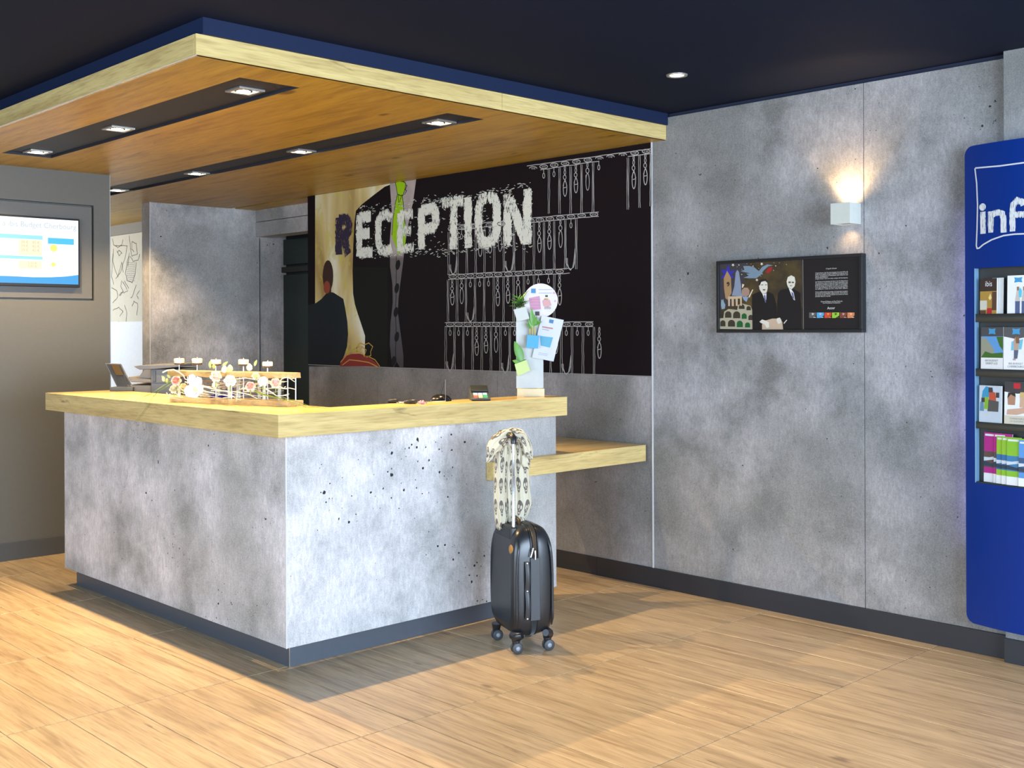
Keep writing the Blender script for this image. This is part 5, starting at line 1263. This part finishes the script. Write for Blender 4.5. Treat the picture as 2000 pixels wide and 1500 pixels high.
# blue glass pebbles between the boards
for k in range(14):
    x = random.choice([random.uniform(415, 432), random.uniform(437, 458)]); u = uA(x, 770, -.06)[0]
    MB().sphere(Fa.p(u, hb+.006, -.05-random.uniform(0, .05)), .012, 10, (1.3, 1, .55)).build('glass_pebble', P('cobalt_glass', (.03, .02, .32), .1), ar)
for k, (x0, x1, y0, y1) in enumerate(((418, 425, 764, 776), (438, 457, 768, 780), (440, 455, 755, 761))):
    a_ = uA(x0, y1, -.085); c_ = uA(x1, y0, -.085); MB().fbox(Fa, a_[0], c_[0], max(hb, a_[1]), c_[1], -.09, -.085).build('blue_ribbon', P('cobalt_ribbon', (.05, .035, .32), .5), ar)
# bleached twigs
M_tw = P('bleached_twig', (.80, .74, .58), .6, grain=.12)
def twig(pts, r, forks=(), d=.0):
    """pts in photo measure with depth"""
    m = MB(); P3 = [pA(x, y, d+dz) for x, y, dz in pts]; n_ = len(P3)
    m.tube(P3, [r*(1-.6*i/(n_-1)) for i in range(n_)], 6)
    for (i, x, y, dz) in forks: m.tube([P3[i], (P3[i]*.4+pA(x, y, d+dz)*.6)+Vector((0, 0, .003)), pA(x, y, d+dz)], [r*.6, r*.5, r*.3], 5)
    m.build('twig', M_tw, ar)
zz = lambda x, y: (390+x/8.696, 690+y/8.696)
def Tz(l, dz=.0): return [(*zz(x, y), dz) for x, y in l]
twig(Tz([(1370, 470), (1400, 430), (1490, 405), (1550, 440), (1610, 485)], .0), .0030, [(3, *zz(1625, 435), 0)])
twig(Tz([(1250, 470), (1380, 480), (1510, 480)], .01), .0022)
twig(Tz([(1180, 480), (1350, 560), (1430, 600), (1520, 590), (1635, 615)], .01), .0032, [(2, *zz(1465, 565), .0)])
twig(Tz([(1130, 610), (1230, 670), (1310, 725), (1400, 720), (1520, 690)], .01), .0030, [(3, *zz(1500, 735), 0), (1, *zz(1140, 650), 0)])
twig(Tz([(600, 440), (780, 420), (900, 440), (1010, 465), (1100, 520)], .015), .0030)
twig(Tz([(0, 545), (200, 600), (400, 640), (640, 660), (830, 700), (980, 770)], .03), .0035, [(3, *zz(620, 820), .02)])
twig(Tz([(60, 640), (250, 680), (430, 715), (600, 740), (740, 725)], .02), .0028)
twig(Tz([(400, 760), (560, 740), (700, 800)], .03), .0022)
y8 = lambda x, y: (180+x/9.09, 690+y/9.09)
def Ty(l, dz=.0): return [(*y8(x, y), dz) for x, y in l]
twig(Ty([(1255, 340), (1330, 305), (1440, 290), (1550, 340), (1620, 400), (1650, 460), (1740, 480)], .015), .0040, [(4, *y8(1600, 380), .01)])
twig(Ty([(1320, 700), (1350, 745), (1410, 770), (1540, 780), (1700, 770)], .01), .0026, [(1, *y8(1400, 720), .01)])
twig(Ty([(1450, 700), (1520, 730), (1560, 790)], .02), .0026); twig(Ty([(1650, 510), (1800, 540), (1950, 570), (2100, 600)], .02), .003)
twig(Ty([(1340, 790), (1450, 800), (1560, 820)], .015), .0022)
rt_ = random.Random(21)
for k in range(46):
    x0 = rt_.uniform(345, 520); y0 = rt_.uniform(742, 776); L_ = rt_.uniform(25, 60); sl = rt_.uniform(-.15, .18); dz = rt_.uniform(-.07, .01)
    twig([(x0, y0, dz), (x0+L_*.5, y0+L_*.5*sl+rt_.uniform(-3, 3), dz), (x0+L_, y0+L_*sl, dz)], rt_.uniform(.0014, .0026))
bk_ = P('tan_twig', (.42, .30, .14), .6)
for k in range(12):
    x0 = rt_.uniform(350, 480); y0 = rt_.uniform(738, 764); m = MB(); m.tube([pA(x0, y0, -.07), pA(x0+30, y0+rt_.uniform(-4, 4), -.075), pA(x0+60, y0+rt_.uniform(-6, 6), -.07)], .002, 5); m.build('brown_twig', bk_, ar)
# grass blades
M_gr = P('grass_blade', (.20, .28, .03), .4)
def blade(pts, w=.005):
    m = MB(); P3 = [Vector(p) for p in pts]; rows = []
    for i, p in enumerate(P3):
        k = (1-.75*i/(len(P3)-1))*w/2; rows.append([p-Vector((0, 0, k)), p+Vector((0, 0, k))])
    m.grid(rows); m.build('grass_blade', M_gr, ar)
blade([pA(*y8(1400, 500), .0), pA(*y8(1300, 550), .01), pA(*y8(1180, 630), .03), pA(*y8(1050, 715), .04), at(272, 778, 2, ZK+.01), at(262, 784, 2, ZK+.006)])
e_ = at(292, 784.5, 2, ZK+.004)
b0 = FX(XK-.012)
uu = lambda px, py: b0.p(*b0.pix(px, py))
blade([pA(*y8(1420, 520), .0), pA(*y8(1340, 580), .01), pA(*y8(1200, 660), .02), at(300, 774, 2, ZK+.012), at(293, 784, 2, ZK+.008), uu(283, 800), uu(262, 826), uu(246, 846)], .006)
blade([pA(*zz(930, 640), .02), pA(*zz(1080, 700), .02), pA(*zz(1300, 750), .03), pA(*zz(1560, 830), .04), at(598, 795, 2, ZK+.004)], .009)
blade([pA(*zz(1450, 770), .0), pA(*zz(1650, 820), .0), at(608, 794, 2, ZK+.004), at(660, 800, 2, ZK+.003)], .004)
# blossoms
def blossom(px, py, rpx, name, lab, c_out, c_in, d=.02, look=None, layers=4, seed=0, openn=1.):
    c = pA(px, py, d); D = (c-EYE).dot(FW); r = rpx*D/FP; rr = random.Random(seed)
    ax = ((EYE-c).normalized()+Vector((0, 0, .25))+Vector((rr.uniform(-.2, .2), rr.uniform(-.2, .2), 0))).normalized() if look is None else Vector(look).normalized()
    a = ax.cross(Vector((0, 0, 1))).normalized(); b = a.cross(ax)
    mo, mi = MB(), MB()
    for l in range(layers):
        f = 1-l/layers*.78; npet = 6 if l < 2 else 5; tgt = mo if l < layers-2 else mi
        for k in range(npet):
            q0 = 2*pi*(k+.5*l)/npet+rr.uniform(-.15, .15); rows = []
            for i in range(5):
                t_ = i/4; rad = r*f*(.12+.88*t_)*(1+.0*t_); hgt = r*(.10+.55*(1-f)+ (.35*t_**2 if l else .12*t_-.22*t_**2))*openn
                row = []
                for j in range(5):
                    s_ = (j-2)/2; wd = .95*2*pi/npet*.62*sin(pi*(.25+.55*t_)); q_ = q0+s_*wd
                    rim = r*f*.10*(s_*s_)*t_; wob = r*.04*sin(j*2+i+k)
                    row.append(c+(a*cos(q_)+b*sin(q_))*(rad-rim)+ax*(hgt+wob))
                rows.append(row)
            tgt.grid(rows)
    ro_ = mo.build(name, P('petal_%d_%d_%d' % tuple(int(x*99) for x in c_out), c_out, .6), ar); ro_['label'] = lab
    mi.build('inner_petals', P('petal_%d_%d_%d' % tuple(int(x*99) for x in c_in), c_in, .6), ro_)
    m = MB(); m.tube([c-ax*r*.1, c-ax*r*.5-Vector((0, 0, r*.4)), c-ax*r*.4-Vector((0, 0, r*1.6))], [r*.22, r*.12, r*.07], 7); m.build('calyx', P('calyx_green', (.20, .30, .06), .5), ro_)
blossom(*y8(1495, 490), 10.5, 'rose', 'pink rose with a deep pink heart', (.82, .55, .45), (.74, .26, .20), .03, seed=1)
blossom(*zz(275, 395), 12, 'rose', 'pale pink rose', (.86, .70, .60), (.80, .56, .48), .04, seed=2)
blossom(*zz(862, 565), 10.5, 'rose', 'small salmon pink rose', (.84, .60, .52), (.76, .32, .26), .04, seed=3)
blossom(*zz(1290, 510), 11, 'rose', 'peach pink rose at the right end', (.84, .62, .42), (.80, .42, .40), .02, seed=4)
blossom(*zz(515, 470), 12.5, 'white_blossom', 'large white blossom', (.84, .84, .80), (.78, .78, .60), .045, seed=5)
blossom(*zz(1075, 480), 10.5, 'white_blossom', 'white blossom with yellow touch', (.86, .86, .82), (.76, .74, .66), .035, seed=6)
blossom(*zz(950, 390), 8, 'white_blossom', 'small cream blossom', (.84, .84, .66), (.66, .74, .30), .02, seed=7)
blossom(*y8(1450, 640), 9, 'cream_blossom', 'cream blossom at the left end', (.84, .76, .54), (.80, .70, .42), .02, seed=8)
blossom(*y8(1620, 600), 8, 'cream_blossom', 'cream blossom behind the orchid', (.82, .72, .48), (.70, .60, .30), .005, seed=9)
# orchid: two broad lower petals and two upper ones
def petal(c, d, n_, L, w, mat, m, cup=.2):
    d = d.normalized(); n_ = n_.normalized(); s = d.cross(n_); rows = []
    for i in range(7):
        t_ = i/6; ww = w*sin(pi*(.08+.84*t_))**.6; row = []
        for j in range(7):
            q_ = (j-3)/3; row.append(c+d*L*t_+s*ww/2*q_+n_*(cup*ww*(q_*q_)*.5+.15*L*t_*t_+.01*sin(3*q_+i)*L))
        rows.append(row)
    m.grid(rows)
oc = pA(*y8(1835, 640), .05); vw = (EYE-oc).normalized(); Ru = RT
m = MB()
petal(oc, -Ru*1.0-UP*.35, vw, .055, .062, None, m); petal(oc, Ru*1.0+UP*.05, vw, .038, .05, None, m); petal(oc-vw*.004, -Ru*.3+UP, vw, .075, .045, None, m); petal(oc-vw*.004, Ru*.35+UP, vw, .062, .04, None, m); petal(oc-vw*.004, -Ru*.25-UP, vw, .042, .045, None, m)
orc = m.build('orchid', P('orchid_white', (.62, .66, .68), .6), ar)
MB().sphere(oc+vw*.008, .010, 10, (1, 1, 1.1)).build('orchid_lip', P('orchid_lip', (.72, .78, .35), .5), orc)
# buds and green leaves
for x, y, a_, L_ in [(*zz(385, 165), 40, .05), (*zz(930, 165), 70, .045), (*zz(180, 200), 95, .05), (*y8(1390, 380), 140, .035), (*y8(1280, 400), 130, .03)]:
    m = MB(); leaf(m, pA(x, y+6, .0), RT*cos(radians(a_))+UP*sin(radians(a_))*1.0, -FW, L_*.7, .016, .1); m.build('leaf', P('leaf_pale', (.36, .46, .14), .5), ar)
for x, y, s_, c_ in [(*zz(420, 280), 6.5, (.84, .84, .72)), (*zz(515, 265), 6.5, (.56, .70, .30)), (*zz(845, 245), 6.5, (.82, .82, .62)), (*y8(1270, 465), 4, (.72, .74, .40)), (*y8(1330, 490), 4, (.42, .50, .16)), (*zz(255, 545), 6, (.80, .82, .58)), (*zz(240, 230), 4, (.40, .45, .10))]:
    c = pA(x, y, .01); r = s_*(c-EYE).dot(FW)/FP; MB().lathe(c-Vector((0, 0, r)), [(.001, 0), (r*.6, r*.25), (r*.95, r*.8), (r*.8, r*1.5), (r*.35, r*2.1), (.001, r*2.3)], 12).build('bud', P('bud_%d' % int(sum(c_)*33+s_), c_, .5), ar)
# candles on small stands on the upper board, each with moss at its foot
wax = P('ivory_wax', (.86, .76, .58), .5, emit=(1, .8, .55), es=.0)
for k, (cx_, cy0, cy1) in enumerate(((350, 700.5, 711), (385, 700.5, 711), (421.5, 703, 713), (475.5, 702.5, 713.5), (522.5, 707, 717))):
    c0 = pA(cx_, cy1, -.06); c1 = pA(cx_, cy0, -.06); r = 10*(c0-EYE).dot(FW)/FP; zb0 = c0.z; ztp = c1.z
    b_ = Vector((c0.x, c0.y, zu1))
    t = thing('candle_stand', ['ivory tealight candle on a thin metal stand, '+s for s in ('first from the left on the upper board', 'second from the left on the upper board', 'middle one of five on the upper board', 'fourth from the left on the upper board', 'rightmost on the upper board')][k], 'candle', b_, 0, 'candles on the flower arrangement')
    MB().lathe(b_+Vector((0, 0, zb0-zu1-.004)), [(.001, 0), (r*.9, .001), (r*.98, .006), (r*.90, .010), (.001, .010)], 20).build('holder_dish', P('dish_brown', (.10, .06, .04), .3, .6), t)
    MB().lathe(b_+Vector((0, 0, zb0-zu1+.004)), [(r*.9, 0), (r, .003), (r, ztp-zb0-.007), (r*.9, ztp-zb0-.003), (.001, ztp-zb0-.005)], 22).build('candle', wax, t)
    MB().tube([b_+Vector((0, 0, ztp-zu1-.004)), b_+Vector((.001, 0, ztp-zu1+.008))], .0016, 6).build('wick', P('wick_pale', (.7, .66, .55), .7), t)
    MB().tube([b_, b_+Vector((0, 0, zb0-zu1-.003))], .0028, 8).build('stem', M_alu, t)
    m = MB(); rr = random.Random(k)
    for i in range(22):
        q_ = rr.uniform(0, 6.28); rd = rr.uniform(.006, .034); m.sphere(b_+Vector((cos(q_)*rd, sin(q_)*rd, .003)), rr.uniform(.003, .006), 6, (1.4, 1, .7))
    mo_ = m.build('dried_moss', P('moss_mix_%d' % (k//3), ((.16, .11, .06), (.50, .44, .22))[k//3], .8, grain=.5), ar); mo_['kind'] = 'stuff'

print('objects', len(bpy.data.objects))
